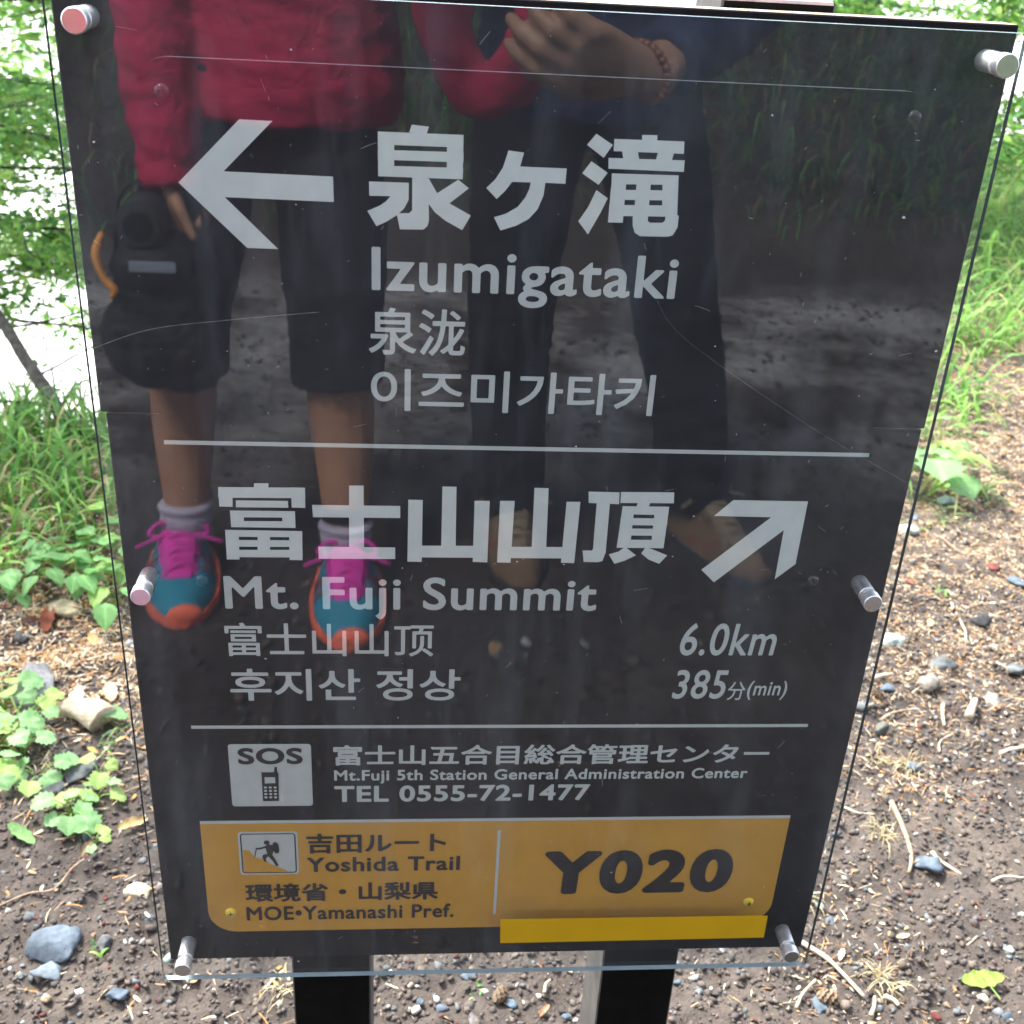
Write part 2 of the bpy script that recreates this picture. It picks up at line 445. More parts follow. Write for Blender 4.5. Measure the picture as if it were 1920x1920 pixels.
def do_litter():
    # needles: thin bent strips, and flakes: small curled chips
    def strip(bend, w):
        xs = np.linspace(-1, 1, 4); V = []; F = []
        for i, x in enumerate(xs):
            V += [(x, -w * (1 - 0.5 * x * x) + bend * x * x, 0.10 * (1 - x * x)), (x, w * (1 - 0.5 * x * x) + bend * x * x, 0.14 * (1 - x * x))]
        for i in range(3): F.append((2 * i, 2 * i + 2, 2 * i + 3, 2 * i + 1))
        return np.array(V, float), np.array(F)
    def flake(r):
        V = []; k = 6
        V.append((0, 0, 0.14))
        for i in range(k):
            a = 6.283 * i / k; q = r.uniform(0.6, 1.1)
            V.append((q * math.cos(a), 0.5 * q * math.sin(a), r.uniform(-0.1, 0.1)))
        F = [(0, 1 + i, 1 + (i + 1) % k, 1 + (i + 1) % k) for i in range(k)]
        F = [(0, 1 + i, 1 + (i + 1) % k, 1 + (i + 2) % k) for i in range(0, k, 2)]
        return np.array(V, float), np.array(F)
    xa = [rs.uniform(-0.85, -0.12, 56000), rs.uniform(0.45, 2.4, 210000), rs.uniform(-0.7, 1.1, 26000), rs.uniform(-2.4, 3.6, 60000)]
    ya = [rs.uniform(0.5, 1.7, 56000), rs.uniform(0.55, 3.0, 210000), rs.uniform(0.15, 0.75, 26000), rs.uniform(-2.2, 1.7, 60000)]
    x = np.concatenate(xa); y = np.concatenate(ya); n = len(x)
    d = np.clip(litter_density(x, y) + 0.06, 0, 1)
    # clumping
    cl = 0.5 + 0.5 * np.sin(17 * x + 3 * np.sin(11 * y)) * np.sin(14 * y + 2 * np.sin(9 * x))
    k = rs.uniform(size=n) < d * (0.35 + 0.65 * cl); x, y = x[k], y[k]; n = len(x)
    L = rs.uniform(0.0022, 0.0088, n) * (1 + 0.6 * (x < 0)) * (1 + 0.25 * np.maximum(y - 1, 0))
    z = H(x, y) + soil_noise(x, y) * 1.3 + rs.uniform(0.0005, 0.004, n)
    rot = np.stack([rs.uniform(-0.5, 0.5, n), rs.uniform(-0.35, 0.35, n), rs.uniform(0, 6.28, n)], 1)
    col = pick(PAL_LIT, [30, 20, 16, 10, 10, 14], n)
    needles = rs.uniform(size=n) < 0.55
    tm = [strip(rs.uniform(-0.25, 0.25), 0.07) for _ in range(6)]
    a = needles
    scatter('fallen_needles', tm, np.stack([x, y, z], 1)[a], np.stack([L, L, L], 1)[a], rot[a], col[a], M_LITTER, kind='stuff', label='dry tan conifer needles strewn over the soil', cat='litter')
    tf = [flake(rs) for _ in range(8)]
    a = ~needles; L2 = L * 0.62
    scatter('bark_flakes', tf, np.stack([x, y, z], 1)[a], np.stack([L2, L2 * rs.uniform(.5, 1, n), L2], 1)[a], rot[a], col[a], M_LITTER, kind='stuff', label='small curled bark and leaf flakes strewn over the soil', cat='litter')
do_litter()

# ------------------------------------------------------------------ single stones
def rock_mesh(seed, sub=3):
    r = np.random.RandomState(seed)
    V, F = ico(sub)
    for _ in range(r.randint(9, 15)):
        n = r.normal(size=3); n /= np.linalg.norm(n); d = r.uniform(0.5, 0.82)
        V = V - np.outer(np.maximum(V @ n - d, 0), n)
    V = V * (1 + r.uniform(-0.025, 0.025, (len(V), 1)))
    for k in (3, 7, 15):
        a = r.normal(size=(3, 3)) * k
        V = V * (1 + (0.10 / k * 3 + 0.012) * np.sin(V @ a[0] + 1) * np.sin(V @ a[1]))[:, None]
    return V, F

def stone(x, y, size, flat, col, rz, seed, label, group=None, dims=(1, 0.75)):
    V, F = rock_mesh(seed, 3 if size > 0.012 else 2)
    V = V * np.array([size * dims[0], size * dims[1], size * flat])
    r = np.random.RandomState(seed)
    c = np.array(col)[None] * (1 + 0.25 * np.sin(V @ (r.normal(size=3) / size * 3)))[:, None]
    me = big_mesh('stone', V, F, c)
    o = link('stone', me, M_ROCK)
    o.location = (x, y, float(H(x, y)) + size * flat * 0.35)
    o.rotation_euler = (r.uniform(-.2, .2), r.uniform(-.2, .2), rz)
    tag(o, label, 'stone', group)
    return o
# ------------------------------------------------------------------ measured data (metres on the ground, millimetres on the sign face)
GLYPHS = {"izumi":[[[-2.86,981.68],[6.27,981.0],[5.14,977.35],[-4.18,977.59]],[[-20.75,977.44],[24.78,977.52],[24.81,970.94],[-20.76,970.81]],[[-20.76,968.06],[25.07,968.53],[25.15,963.21],[-20.77,962.95]],[[-20.69,959.81],[25.15,960.31],[24.97,954.27],[-20.6,954.19]],[[-20.75,977.44],[-12.11,977.44],[-12.0,954.24],[-20.6,954.19]],[[15.95,977.52],[24.78,977.52],[24.97,954.27],[16.37,954.31]],[[-2.27,955.07],[6.29,955.03],[7.2,931.27],[6.4,928.21],[4.15,926.23],[-8.74,925.97],[-10.59,934.69],[-3.72,935.03],[-2.14,936.59]],[[-25.51,951.27],[-4.08,951.34],[-4.08,942.12],[-6.56,937.36],[-10.77,933.46],[-15.93,929.98],[-21.59,927.23],[-26.53,935.43],[-19.69,938.57],[-16.42,940.92],[-13.91,943.79],[-25.46,943.65]],[[5.84,954.01],[6.77,953.86],[11.32,946.39],[18.31,941.07],[30.15,934.92],[25.67,926.7],[16.2,931.59],[10.41,935.91],[6.55,940.83]],[[10.67,945.9],[22.64,954.0],[28.6,949.62],[18.13,941.06],[14.97,942.81]]],"ke":[[[49.23,970.47],[57.67,969.63],[56.02,962.32],[52.05,953.92],[48.25,948.69],[44.0,944.44],[38.08,950.16],[42.77,954.95],[46.69,961.5]],[[55.08,962.28],[81.46,962.2],[81.31,954.0],[70.19,954.14],[52.05,953.92]],[[62.37,955.14],[70.32,955.07],[69.7,947.15],[66.84,939.54],[62.37,934.18],[55.4,930.12],[46.9,927.24],[42.93,934.43],[49.32,936.55],[55.79,940.56],[59.78,945.86],[61.69,950.58]]],"taki":[[[96.13,981.03],[105.64,975.59],[101.27,968.63],[91.58,975.03]],[[94.64,966.55],[104.16,960.78],[99.7,954.14],[90.16,959.97]],[[98.7,951.31],[105.41,947.06],[101.84,938.43],[96.05,926.73],[90.04,933.92],[94.98,941.97]],[[121.09,981.42],[129.47,981.58],[129.69,977.9],[121.38,977.75]],[[106.19,978.76],[144.57,978.95],[145.08,972.44],[106.32,972.36]],[[110.75,973.44],[119.49,973.16],[121.0,967.76],[112.26,967.69]],[[130.89,973.15],[139.74,973.14],[138.65,967.8],[129.85,967.92]],[[103.91,968.73],[145.98,969.0],[146.25,962.85],[104.34,962.99]],[[106.75,960.6],[114.86,960.63],[115.07,933.94],[106.71,933.84]],[[106.47,960.59],[143.6,960.9],[144.02,955.8],[106.81,954.78]],[[106.61,951.79],[144.1,952.72],[144.56,947.27],[106.73,946.36]],[[106.6,943.53],[144.89,944.54],[145.33,938.36],[106.96,937.47]],[[134.68,960.74],[143.6,960.9],[145.44,938.27],[136.85,938.16]],[[120.59,960.67],[128.53,960.79],[129.03,935.58],[120.97,935.3]],[[120.24,938.61],[128.7,938.72],[129.03,935.58],[130.42,934.48],[137.44,934.73],[138.77,935.93],[138.87,939.28],[146.32,939.07],[146.35,932.34],[144.12,927.91],[141.27,927.03],[125.56,926.78],[122.43,928.61],[120.87,932.41]]],"tomi":[[[-95.97,768.55],[-87.31,768.7],[-87.52,764.03],[-96.21,763.89]],[[-117.52,765.61],[-65.44,766.01],[-65.44,758.84],[-117.98,758.36]],[[-117.52,765.61],[-109.11,765.51],[-109.67,752.17],[-117.72,752.29]],[[-73.83,766.11],[-65.44,766.01],[-65.64,752.1],[-73.89,752.22]],[[-107.45,756.67],[-76.03,756.8],[-75.98,752.06],[-107.72,751.95]],[[-111.46,749.65],[-72.0,749.74],[-72.04,745.21],[-111.4,745.01]],[[-111.34,742.37],[-72.02,742.68],[-72.07,737.98],[-111.38,738.07]],[[-111.46,749.65],[-103.05,749.65],[-103.67,738.18],[-111.37,738.2]],[[-79.7,749.75],[-72.0,749.74],[-72.07,737.98],[-80.15,738.12]],[[-115.23,736.11],[-68.03,735.86],[-68.05,731.5],[-115.31,731.27]],[[-115.23,728.96],[-68.12,729.31],[-68.27,724.53],[-115.41,724.2]],[[-115.33,721.88],[-68.22,722.45],[-68.39,716.96],[-115.42,716.69]],[[-115.23,736.11],[-106.98,736.1],[-107.6,715.08],[-115.42,714.99]],[[-76.03,735.88],[-68.03,735.86],[-68.46,715.0],[-76.56,715.04]],[[-95.4,736.0],[-87.77,735.98],[-88.61,716.86],[-96.34,716.77]]],"shi":[[[-38.59,767.94],[-29.8,768.09],[-29.8,721.08],[-39.2,720.97]],[[-61.4,754.29],[-7.32,754.38],[-7.25,745.91],[-61.08,745.75]],[[-58.28,724.91],[-10.28,724.85],[-10.24,716.44],[-58.27,716.16]]],"yama":[[[-2.34,758.86],[6.58,758.75],[6.61,714.51],[-2.45,714.68]],[[18.54,768.3],[27.23,768.2],[27.92,725.71],[18.76,725.86]],[[38.77,758.67],[48.19,758.82],[48.52,714.61],[39.18,714.93]],[[-2.2,726.33],[48.12,726.76],[47.81,717.99],[-2.11,717.81]]],"yama2":[[[54.68,758.93],[63.78,759.07],[63.46,714.5],[54.82,714.68]],[[75.66,768.34],[84.53,768.23],[85.78,725.87],[76.42,726.17]],[[96.47,758.93],[105.18,759.07],[104.67,714.67],[96.06,714.86]],[[55.26,726.19],[104.36,726.52],[104.64,718.17],[55.28,717.89]]],"cho":[[[109.84,766.29],[129.33,766.09],[129.89,757.73],[110.5,758.36]],[[115.56,759.5],[123.97,759.37],[124.5,722.87],[122.97,716.56],[119.98,715.54],[110.73,715.72],[109.44,724.08],[115.55,724.16],[116.05,725.55]],[[130.27,766.37],[164.14,766.67],[164.81,758.95],[130.65,758.68]],[[141.97,759.92],[149.8,760.05],[148.85,755.35],[140.88,755.23]],[[132.31,756.43],[162.07,756.49],[162.15,750.56],[132.14,750.66]],[[131.92,747.95],[162.06,748.12],[162.17,742.95],[131.92,742.94]],[[131.91,740.48],[161.95,740.62],[162.04,735.54],[131.66,735.41]],[[131.46,732.38],[161.9,732.5],[161.86,726.39],[131.29,726.43]],[[132.31,756.43],[139.91,756.42],[139.9,726.4],[131.29,726.43]],[[153.21,756.49],[162.07,756.49],[161.86,726.39],[153.45,726.43]],[[136.75,727.19],[144.39,721.01],[137.16,716.72],[130.94,714.54],[126.59,721.5],[132.79,723.67]],[[150.27,727.36],[164.92,721.25],[160.31,714.86],[153.14,717.88],[147.7,722.45]]],"arrow_left":[[[-126.83,946.87],[-92.95,980.67],[-75.79,980.5],[-102.65,953.68]],[[-126.83,946.87],[-102.65,953.68],[-102.76,939.59],[-102.8,938.97]],[[-126.83,946.87],[-102.59,939.75],[-75.56,912.71],[-92.36,912.79]],[[-103.41,953.65],[-44.76,953.09],[-44.63,939.56],[-103.5,940.03]]],"arrow_right":[[[191.77,750.32],[202.79,761.83],[251.37,761.67],[229.2,749.92]],[[229.2,749.92],[251.37,761.67],[239.02,740.72]],[[251.37,761.67],[251.02,715.57],[238.93,703.94],[239.02,740.72]],[[188.71,710.62],[198.4,701.24],[239.02,740.72],[229.2,749.92]]]}
TEXTS = [['Izumigataki', -24.32, 149.66, 'I', 915.77, 891.17, 0.018], ['泉泷', -26.14, 29.47, None, 881.18, 853.0, 0.014], ['이즈미가타키', -25.03, 144.13, None, 844.4, 817.98, 0.014], ['Mt. Fuji Summit', -118.55, 121.78, 'M', 702.85, 678.61, 0.019], ['富士山山顶', -120.24, 15.42, None, 667.88, 641.84, 0.01], ['후지산 정상', -119.31, 34.36, None, 631.77, 605.7, 0.016], ['6.0km', 181.82, 248.03, 'k', 668.98, 643.44, 0.013], ['385', 181.03, 218.5, '3', 631.34, 606.97, 0.013], ['分', 219.99, 232.28, None, 621.44, 605.88, 0.006], ['(min)', 233.96, 261.85, '(', 622.26, 606.01, 0.014], ['富士山五合目総合管理センター', -52.17, 258.28, None, 567.77, 549.84, 0.022], ['Mt.Fuji 5th Station General Administration Center', -51.97, 244.92, 'M', 545.72, 536.29, 0.024], ['TEL 0555-72-1477', -52.11, 130.6, 'T', 531.46, 516.83, 0.028], ['SOS', -117.45, -73.3, 'S', 565.98, 551.54, 0.034], ['吉田ルート', -73.15, 28.31, None, 487.68, 468.56, 0.026], ['Yoshida Trail', -73.31, 38.92, 'Y', 464.65, 450.62, 0.024], ['環境省・山梨県', -119.24, 23.5, None, 439.63, 421.21, 0.026], ['MOE•Yamanashi Pref.', -119.43, 35.63, 'M', 416.42, 402.42, 0.022], ['Y020', 102.37, 247.19, 'Y', 467.76, 424.52, 0.048]]
MARKS = {"hill":[[-118.89,472.56],[-114.46,472.49],[-110.73,465.9],[-103.46,463.19],[-99.81,458.79],[-92.27,454.81],[-87.26,451.22],[-118.82,450.4]],"torso":[[-102.85,476.41],[-100.24,478.07],[-97.1,477.17],[-96.66,472.55],[-97.9,467.41],[-101.33,467.81],[-102.02,472.29]],"pack":[[-97.01,479.38],[-95.07,480.2],[-93.26,477.96],[-92.59,472.48],[-93.23,469.4],[-95.54,469.09],[-96.96,471.69],[-97.54,475.98]],"arm":[[-101.83,476.39],[-100.37,475.17],[-106.81,473.05],[-109.34,473.27],[-109.52,474.81],[-106.73,474.76]],"pole":[[-109.28,474.46],[-108.67,474.11],[-110.34,465.9],[-110.96,466.25]],"leg1":[[-102.18,468.86],[-99.43,467.44],[-101.81,465.75],[-102.79,463.7],[-102.54,460.92],[-104.05,461.47],[-105.25,465.81],[-104.52,467.87]],"leg2":[[-101.31,468.33],[-97.89,467.76],[-95.79,463.06],[-93.72,457.28],[-95.66,456.97],[-97.76,461.88],[-100.52,466.08]],"phone":[[-102.16,544.54],[-93.61,544.47],[-92.8,549.2],[-91.33,549.19],[-91.15,544.61],[-90.35,543.33],[-91.11,518.6],[-102.16,518.39]],"screen":[[-100.16,540.24],[-92.93,540.18],[-92.78,534.92],[-100.17,534.67]],"screws":[[-131.65,992.99],[270.0,996.5],[-131.99,699.22],[265.15,702.93],[-130.92,410.77],[264.69,412.82]],"tape":[[69.87,417.13],[274.77,416.13],[275.22,393.15],[71.03,392.6]],"scr":[[-178.24,857.85],[-145.43,870.15],[-101.72,876.9],[-52.11,882.92]],"scr2":[[-63.52,890.15],[-22.86,873.0]],"scr3":[[134.93,896.18],[156.26,871.7],[237.47,820.41],[304.87,784.26]]}
STONES = [(1.1548, 1.5092, 0.0201, 0.6, (0.3, 0.36, 0.33), 'pale grey stone just below the broad green leaf right of the sign'), (1.0142, 1.3698, 0.0238, 0.6, (0.55, 0.55, 0.52), 'whitish stone seen through the right edge of the clear sheet'), (1.0525, 1.4295, 0.0154, 0.5, (0.1, 0.13, 0.16), 'small dark blue stone touching the back of the whitish stone'), (0.8353, 0.9635, 0.0296, 0.35, (0.3, 0.36, 0.33), 'flat greenish grey wedge shaped stone right of the sign'), (1.0183, 1.0239, 0.0224, 0.6, (0.055, 0.055, 0.055), 'dark rough pitted stone among tan needles on the right'), (0.8889, 0.8876, 0.0239, 0.6, (0.13, 0.14, 0.14), 'dark grey lumpy round stone at the edge of bare soil'), (1.1594, 1.1762, 0.0254, 0.25, (0.1, 0.13, 0.16), 'flat blue slate chip at the far right among needles'), (1.1346, 1.2264, 0.0208, 0.35, (0.16, 0.045, 0.04), 'dull red flat stone in the needle carpet'), (1.0672, 1.087, 0.015, 0.4, (0.55, 0.55, 0.52), 'small white oblong stone in front of the blue slate chip'), (1.0146, 0.8848, 0.0235, 0.4, (0.13, 0.14, 0.14), 'flat grey stone at the right end of the needle carpet'), (0.7712, 0.8295, 0.0149, 0.6, (0.1, 0.13, 0.16), 'blue grey stone beside the small pine cone'), (0.8447, 0.8426, 0.0264, 0.45, (0.2, 0.18, 0.15), 'crumbly grey brown clod half sunk in soil'), (0.7231, 0.7254, 0.0161, 0.65, (0.1, 0.105, 0.09), 'dark olive round stone casting a small shadow'), (0.7089, 0.7817, 0.0154, 0.6, (0.13, 0.14, 0.14), 'grey stone half hidden behind the right sheet edge'), (0.9368, 0.7993, 0.0204, 0.5, (0.42, 0.4, 0.33), 'crumbly pale lump with a ragged top'), (0.8796, 0.7181, 0.0088, 0.4, (0.1, 0.13, 0.16), 'small dark blue pebble sunk in bare soil at right'), (0.7436, 0.6417, 0.0166, 0.3, (0.1, 0.13, 0.16), 'thin curved blue stone below a clump of dry grass'), (0.6831, 0.4426, 0.021, 0.45, (0.1, 0.13, 0.16), 'blue slate stone with the pointed wood chip leaning on it'), (0.5151, 0.3774, 0.0071, 0.5, (0.3, 0.36, 0.33), 'pale green pebble at the clear sheet edge low on the right'), (0.5208, 0.3464, 0.0117, 0.5, (0.08, 0.1, 0.12), 'dark blue stone beside a tuft of dry grass low on the right'), (0.5157, 0.3064, 0.0069, 0.5, (0.3, 0.38, 0.4), 'pale blue pebble near the long pale stick'), (0.7305, 0.3059, 0.0101, 0.3, (0.3, 0.36, 0.33), 'pale blue green flat chip near the right border'), (0.6643, 0.2342, 0.0093, 0.8, (0.55, 0.5, 0.38), 'cream round pebble under the green leaf stem'), (0.4688, 0.231, 0.0132, 0.35, (0.1, 0.13, 0.16), 'blue irregular stone at the bottom beside a pine cone'), (0.6823, 0.2098, 0.01, 0.6, (0.1, 0.13, 0.16), 'blue angular stone at the lower right corner'), (0.7712, 0.3578, 0.0067, 0.6, (0.55, 0.5, 0.38), 'cream pebble at the right border of bare soil'), (0.5992, 0.2143, 0.0075, 0.6, (0.16, 0.045, 0.04), 'reddish pebble at the bottom right'), (-0.5676, 0.8329, 0.0567, 0.55, (0.2, 0.2, 0.2), 'largest rough grey lava rock behind the leafy weeds'), (-0.4573, 0.6404, 0.0349, 0.15, (0.09, 0.095, 0.1), 'dark flat slate slab lying beside weeds'), (-0.4845, 0.5994, 0.0241, 0.3, (0.09, 0.1, 0.1), 'dark grey shard partly under weed leaves'), (-0.581, 1.0431, 0.0377, 0.4, (0.36, 0.31, 0.2), 'mossy tan rock at the foot of the grass'), (-0.6294, 0.969, 0.0164, 0.6, (0.055, 0.055, 0.055), 'small dark grey stone left of the mossy rock'), (-0.4535, 0.9531, 0.0119, 0.6, (0.35, 0.36, 0.35), 'light grey stone seen through the left sheet edge'), (-0.3993, 0.3363, 0.036, 0.38, (0.1, 0.125, 0.15), 'large blue grey slab low on the left'), (-0.399, 0.2964, 0.0194, 0.4, (0.15, 0.18, 0.2), 'blue grey stone with a pale face under the large slab'), (-0.3477, 0.3334, 0.0143, 0.6, (0.11, 0.115, 0.115), 'round grey stone right of the large blue slab'), (-0.32, 0.3358, 0.0101, 0.5, (0.55, 0.55, 0.52), 'white stone to the right of the round grey one'), (-0.3103, 0.3649, 0.0136, 0.35, (0.1, 0.13, 0.16), 'flat blue stone near the lower left sheet edge'), (-0.3208, 0.4091, 0.0193, 0.5, (0.62, 0.55, 0.38), 'cream coloured stone at the lower left sheet edge'), (-0.3593, 0.2709, 0.0095, 0.6, (0.55, 0.55, 0.52), 'white pebble below the large blue slab'), (-0.2973, 0.2749, 0.0058, 0.7, (0.16, 0.045, 0.04), 'red scoria pebble low on the left'), (-0.3159, 0.2647, 0.0131, 0.5, (0.1, 0.13, 0.16), 'blue stone left of the red scoria pebble'), (-0.4466, 0.3043, 0.0075, 0.4, (0.25, 0.32, 0.36), 'pale blue chip at the left border'), (-0.3915, 0.2633, 0.0081, 0.6, (0.34, 0.26, 0.17), 'tan pebble low at the left'), (-0.4077, 0.5075, 0.0131, 0.35, (0.08, 0.1, 0.125), 'dark blue stone behind the curled brown leaves'), (-0.27, 0.3116, 0.0099, 0.4, (0.3, 0.36, 0.33), 'pale green chip seen through the lower left sheet corner'), (0.0704, 0.2824, 0.0114, 0.4, (0.1, 0.13, 0.16), 'blue stone seen between the posts just under the sheet edge'), (0.118, 0.2432, 0.0084, 0.5, (0.12, 0.17, 0.21), 'blue stone midway between the posts near the bottom'), (0.0357, 0.252, 0.006, 0.6, (0.55, 0.55, 0.52), 'white pebble between the posts, the left of two'), (0.0889, 0.2598, 0.0074, 0.5, (0.55, 0.55, 0.52), 'white pebble between the posts beside the pine cone'), (0.0397, 0.2384, 0.0084, 0.5, (0.1, 0.13, 0.16), 'blue stone in front of the left white pebble between the posts'), (-0.0181, 0.2878, 0.0061, 0.6, (0.55, 0.5, 0.38), 'cream pebble just right of the left post'), (0.0742, 0.2269, 0.0125, 0.5, (0.19, 0.17, 0.165), 'grey brown stone at the bottom between the posts'), (0.0166, 0.2489, 0.0067, 0.5, (0.1, 0.13, 0.16), 'blue pebble close to the left post'), (0.177, 0.2267, 0.0077, 0.4, (0.1, 0.13, 0.16), 'blue pebble left of the right post'), (0.312, 0.2677, 0.0073, 0.5, (0.1, 0.13, 0.16), 'blue pebble just right of the right post'), (0.2997, 0.2217, 0.006, 0.6, (0.55, 0.55, 0.52), 'white pebble just right of the foot of the right post'), (0.1421, -0.9786, 0.0212, 0.4, (0.3, 0.2, 0.09), 'ochre stone on the path in front of the walkers'), (0.1924, -0.9961, 0.0136, 0.5, (0.3, 0.3, 0.31), 'grey pebble beside the ochre stone on the path'), (0.1892, -0.9572, 0.0096, 0.5, (0.1, 0.13, 0.16), 'bluish pebble in front of the grey pebble on the path')]
TWIGS = [([(0.6756, 0.5602), (0.674, 0.5155), (0.666, 0.4603), (0.6505, 0.428)], 0.00366, 0, 'brown bark covered stick pointing down beside the blue slate stone'), ([(0.4719, 0.3203), (0.5002, 0.2871), (0.5227, 0.2382)], 0.00318, 1, 'long pale stick lying from the lower right standoff'), ([(0.6965, 0.4646), (0.7018, 0.447), (0.7279, 0.4181)], 0.00268, 1, 'pointed wood chip leaning over the blue slate stone'), ([(0.7571, 0.4138), (0.777, 0.4209), (0.8079, 0.4184)], 0.0022, 1, 'forked pale twig at the right border below the slate stone'), ([(0.8863, 0.666), (0.9133, 0.677), (0.9453, 0.6818)], 0.004, 1, 'thick bleached twig at the right border'), ([(0.7291, 0.7465), (0.7536, 0.7638), (0.7802, 0.7719)], 0.00265, 0, 'bent tan twig above the dark olive stone'), ([(0.7535, 0.8499), (0.7724, 0.8573), (0.791, 0.8633)], 0.00416, 1, 'short pale stick behind the small pine cone'), ([(0.7947, 0.6741), (0.8073, 0.7005), (0.84, 0.7196)], 0.00148, 1, 'thin hooked pale twig on bare soil'), ([(0.8468, 0.7869), (0.835, 0.7608), (0.8273, 0.7341)], 0.00295, 1, 'short bone like pale twig standing upright in the view'), ([(0.8701, 0.7472), (0.8849, 0.7688), (0.9015, 0.7923)], 0.0073, 1, 'thick white splinter of wood on bare soil'), ([(0.7479, 0.5825), (0.7576, 0.5679), (0.7737, 0.5578)], 0.00192, 1, 'curved pale twig right of the brown stick'), ([(0.6076, 0.5535), (0.6207, 0.5426), (0.6447, 0.539)], 0.00176, 1, 'curved pale twig left of the brown stick'), ([(0.9861, 1.0861), (0.9761, 1.0115), (0.9694, 0.9826), (0.9439, 0.9285)], 0.0021, 1, 'long bent twig below the red stone'), ([(1.078, 1.3508), (1.0964, 1.2783), (1.1578, 1.2434)], 0.00163, 0, 'long thin tan stalk across the needle carpet'), ([(1.0422, 1.0434), (1.0828, 1.0635), (1.1355, 1.0878)], 0.00231, 0, 'straight tan twig at the right border above the rough stone'), ([(0.4402, 0.2268), (0.4553, 0.2481), (0.475, 0.2647)], 0.00203, 1, 'pale twig slanting at the bottom beside the pine cone'), ([(0.523, 0.2144), (0.5363, 0.2393)], 0.00247, 1, 'short pale chip of wood below the end of the long stick'), ([(0.5474, 0.2382), (0.5588, 0.2248)], 0.0032, 1, 'thick short pale chip right of the long stick end'), ([(0.6792, 0.312), (0.6981, 0.3255)], 0.00126, 1, 'tiny straight pale twig on bare soil at right'), ([(-0.4839, 0.3975), (-0.4549, 0.4145), (-0.4266, 0.4208), (-0.4135, 0.453), (-0.3999, 0.4709), (-0.3771, 0.4881), (-0.3261, 0.5149)], 0.00146, 0, 'long thin wavy twig crossing the soil low on the left'), ([(-0.463, 0.6055), (-0.4341, 0.6605), (-0.4218, 0.6988)], 0.00135, 1, 'thin pale stalk lying over the dark slate slab'), ([(-0.3963, 0.5762), (-0.3739, 0.5917), (-0.3503, 0.6075)], 0.00171, 0, 'brown twig leading under the left edge of the sheet'), ([(0.7119, 0.8842), (0.7414, 0.8904), (0.7902, 0.9106)], 0.00186, 0, 'tan twig crossing behind the clear sheet edge'), ([(-0.1562, 0.2645), (-0.1472, 0.2787), (-0.1366, 0.2917)], 0.00211, 1, 'pale stick left of the left post'), ([(-0.1342, 0.2682), (-0.1312, 0.2856)], 0.00198, 1, 'short pale stick touching the left post in view'), ([(0.2439, 0.2666), (0.2496, 0.2753)], 0.00133, 1, 'tiny pale twig between the posts by the right post'), ([(0.1565, 0.2558), (0.1596, 0.2689), (0.1657, 0.2739)], 0.00197, 1, 'crooked white twig between the posts near the right post')]
FALLEN = [(0.6737, 0.2578, 0.0268, (0.22, 0.3, 0.06), 0.0, 'curled yellow green leaf lying on bare soil at lower right'), (-0.4561, 0.5287, 0.0177, (0.2, 0.14, 0.07), 0.8, 'large curled brown leaf below the weeds'), (-0.4018, 0.4838, 0.0142, (0.24, 0.17, 0.09), 0.8, 'smaller curled brown leaf on the long wavy twig'), (-0.354, 0.5222, 0.0219, (0.5, 0.36, 0.16), 0.6, 'crumpled tan leaf at the left sheet edge'), (-0.498, 0.8046, 0.0226, (0.75, 0.66, 0.52), 0.2, 'bleached leaf right of the big lava rock'), (-0.4518, 0.8152, 0.0243, (0.75, 0.52, 0.3), 0.2, 'pale orange leaf right of the bleached leaf'), (-0.5107, 0.9558, 0.0195, (0.6, 0.35, 0.16), 0.2, 'orange brown leaf with holes near the grass'), (-0.5985, 1.0151, 0.0298, (0.26, 0.08, 0.04), 0.5, 'reddish brown dead leaf under the mossy rock'), (-0.6224, 1.0085, 0.0163, (0.22, 0.07, 0.04), 0.5, 'small dark red dead leaf left of the mossy rock'), (-0.4442, 0.6778, 0.009, (0.6, 0.42, 0.12), 0.5, 'small yellow leaf right of the slate slab'), (-0.4094, 0.7, 0.0099, (0.6, 0.45, 0.2), 0.5, 'small pale yellow leaf by the tan lump'), (-0.3753, 0.6796, 0.0106, (0.55, 0.3, 0.12), 0.3, 'orange leaf seen through the left sheet edge'), (-0.4913, 0.5118, 0.0238, (0.16, 0.3, 0.1), 0.1, 'long green leaf lying on soil below the weeds'), (0.1541, 0.2309, 0.0091, (0.4, 0.22, 0.12), 0.6, 'brown folded leaf at the bottom between the posts'), (1.1821, 1.4747, 0.0136, (0.3, 0.09, 0.05), 0.3, 'red brown leaf right of the pale grey stone'), (0.9326, 1.1571, 0.0117, (0.3, 0.1, 0.06), 0.3, 'red brown leaf by the right sheet edge'), (0.9157, 1.0127, 0.0152, (0.55, 0.4, 0.2), 0.4, 'crinkled yellowish leaf left of the rough pitted stone'), (0.6018, 0.3237, 0.0095, (0.7, 0.58, 0.4), 0.5, 'pale husk near the bottom right tufts'), (0.5161, 0.2976, 0.0092, (0.78, 0.68, 0.48), 0.5, 'pale leaf husk beside the long pale stick')]
CONES = [(0.744, 0.811, 0.012, 0.5, 'small pine cone beside the blue grey stone at the right'), (0.478, 0.237, 0.014, 1.2, 'pine cone at the bottom right under the long pale stick'), (0.105, 0.250, 0.012, 2.4, 'pine cone on the soil between the posts')]

def all_stones():
    for i, (x, y, s, f, c, lab) in enumerate(STONES):
        stone(x, y, s, f, c, (i * 2.39) % 6.28, 100 + i, lab)
all_stones()

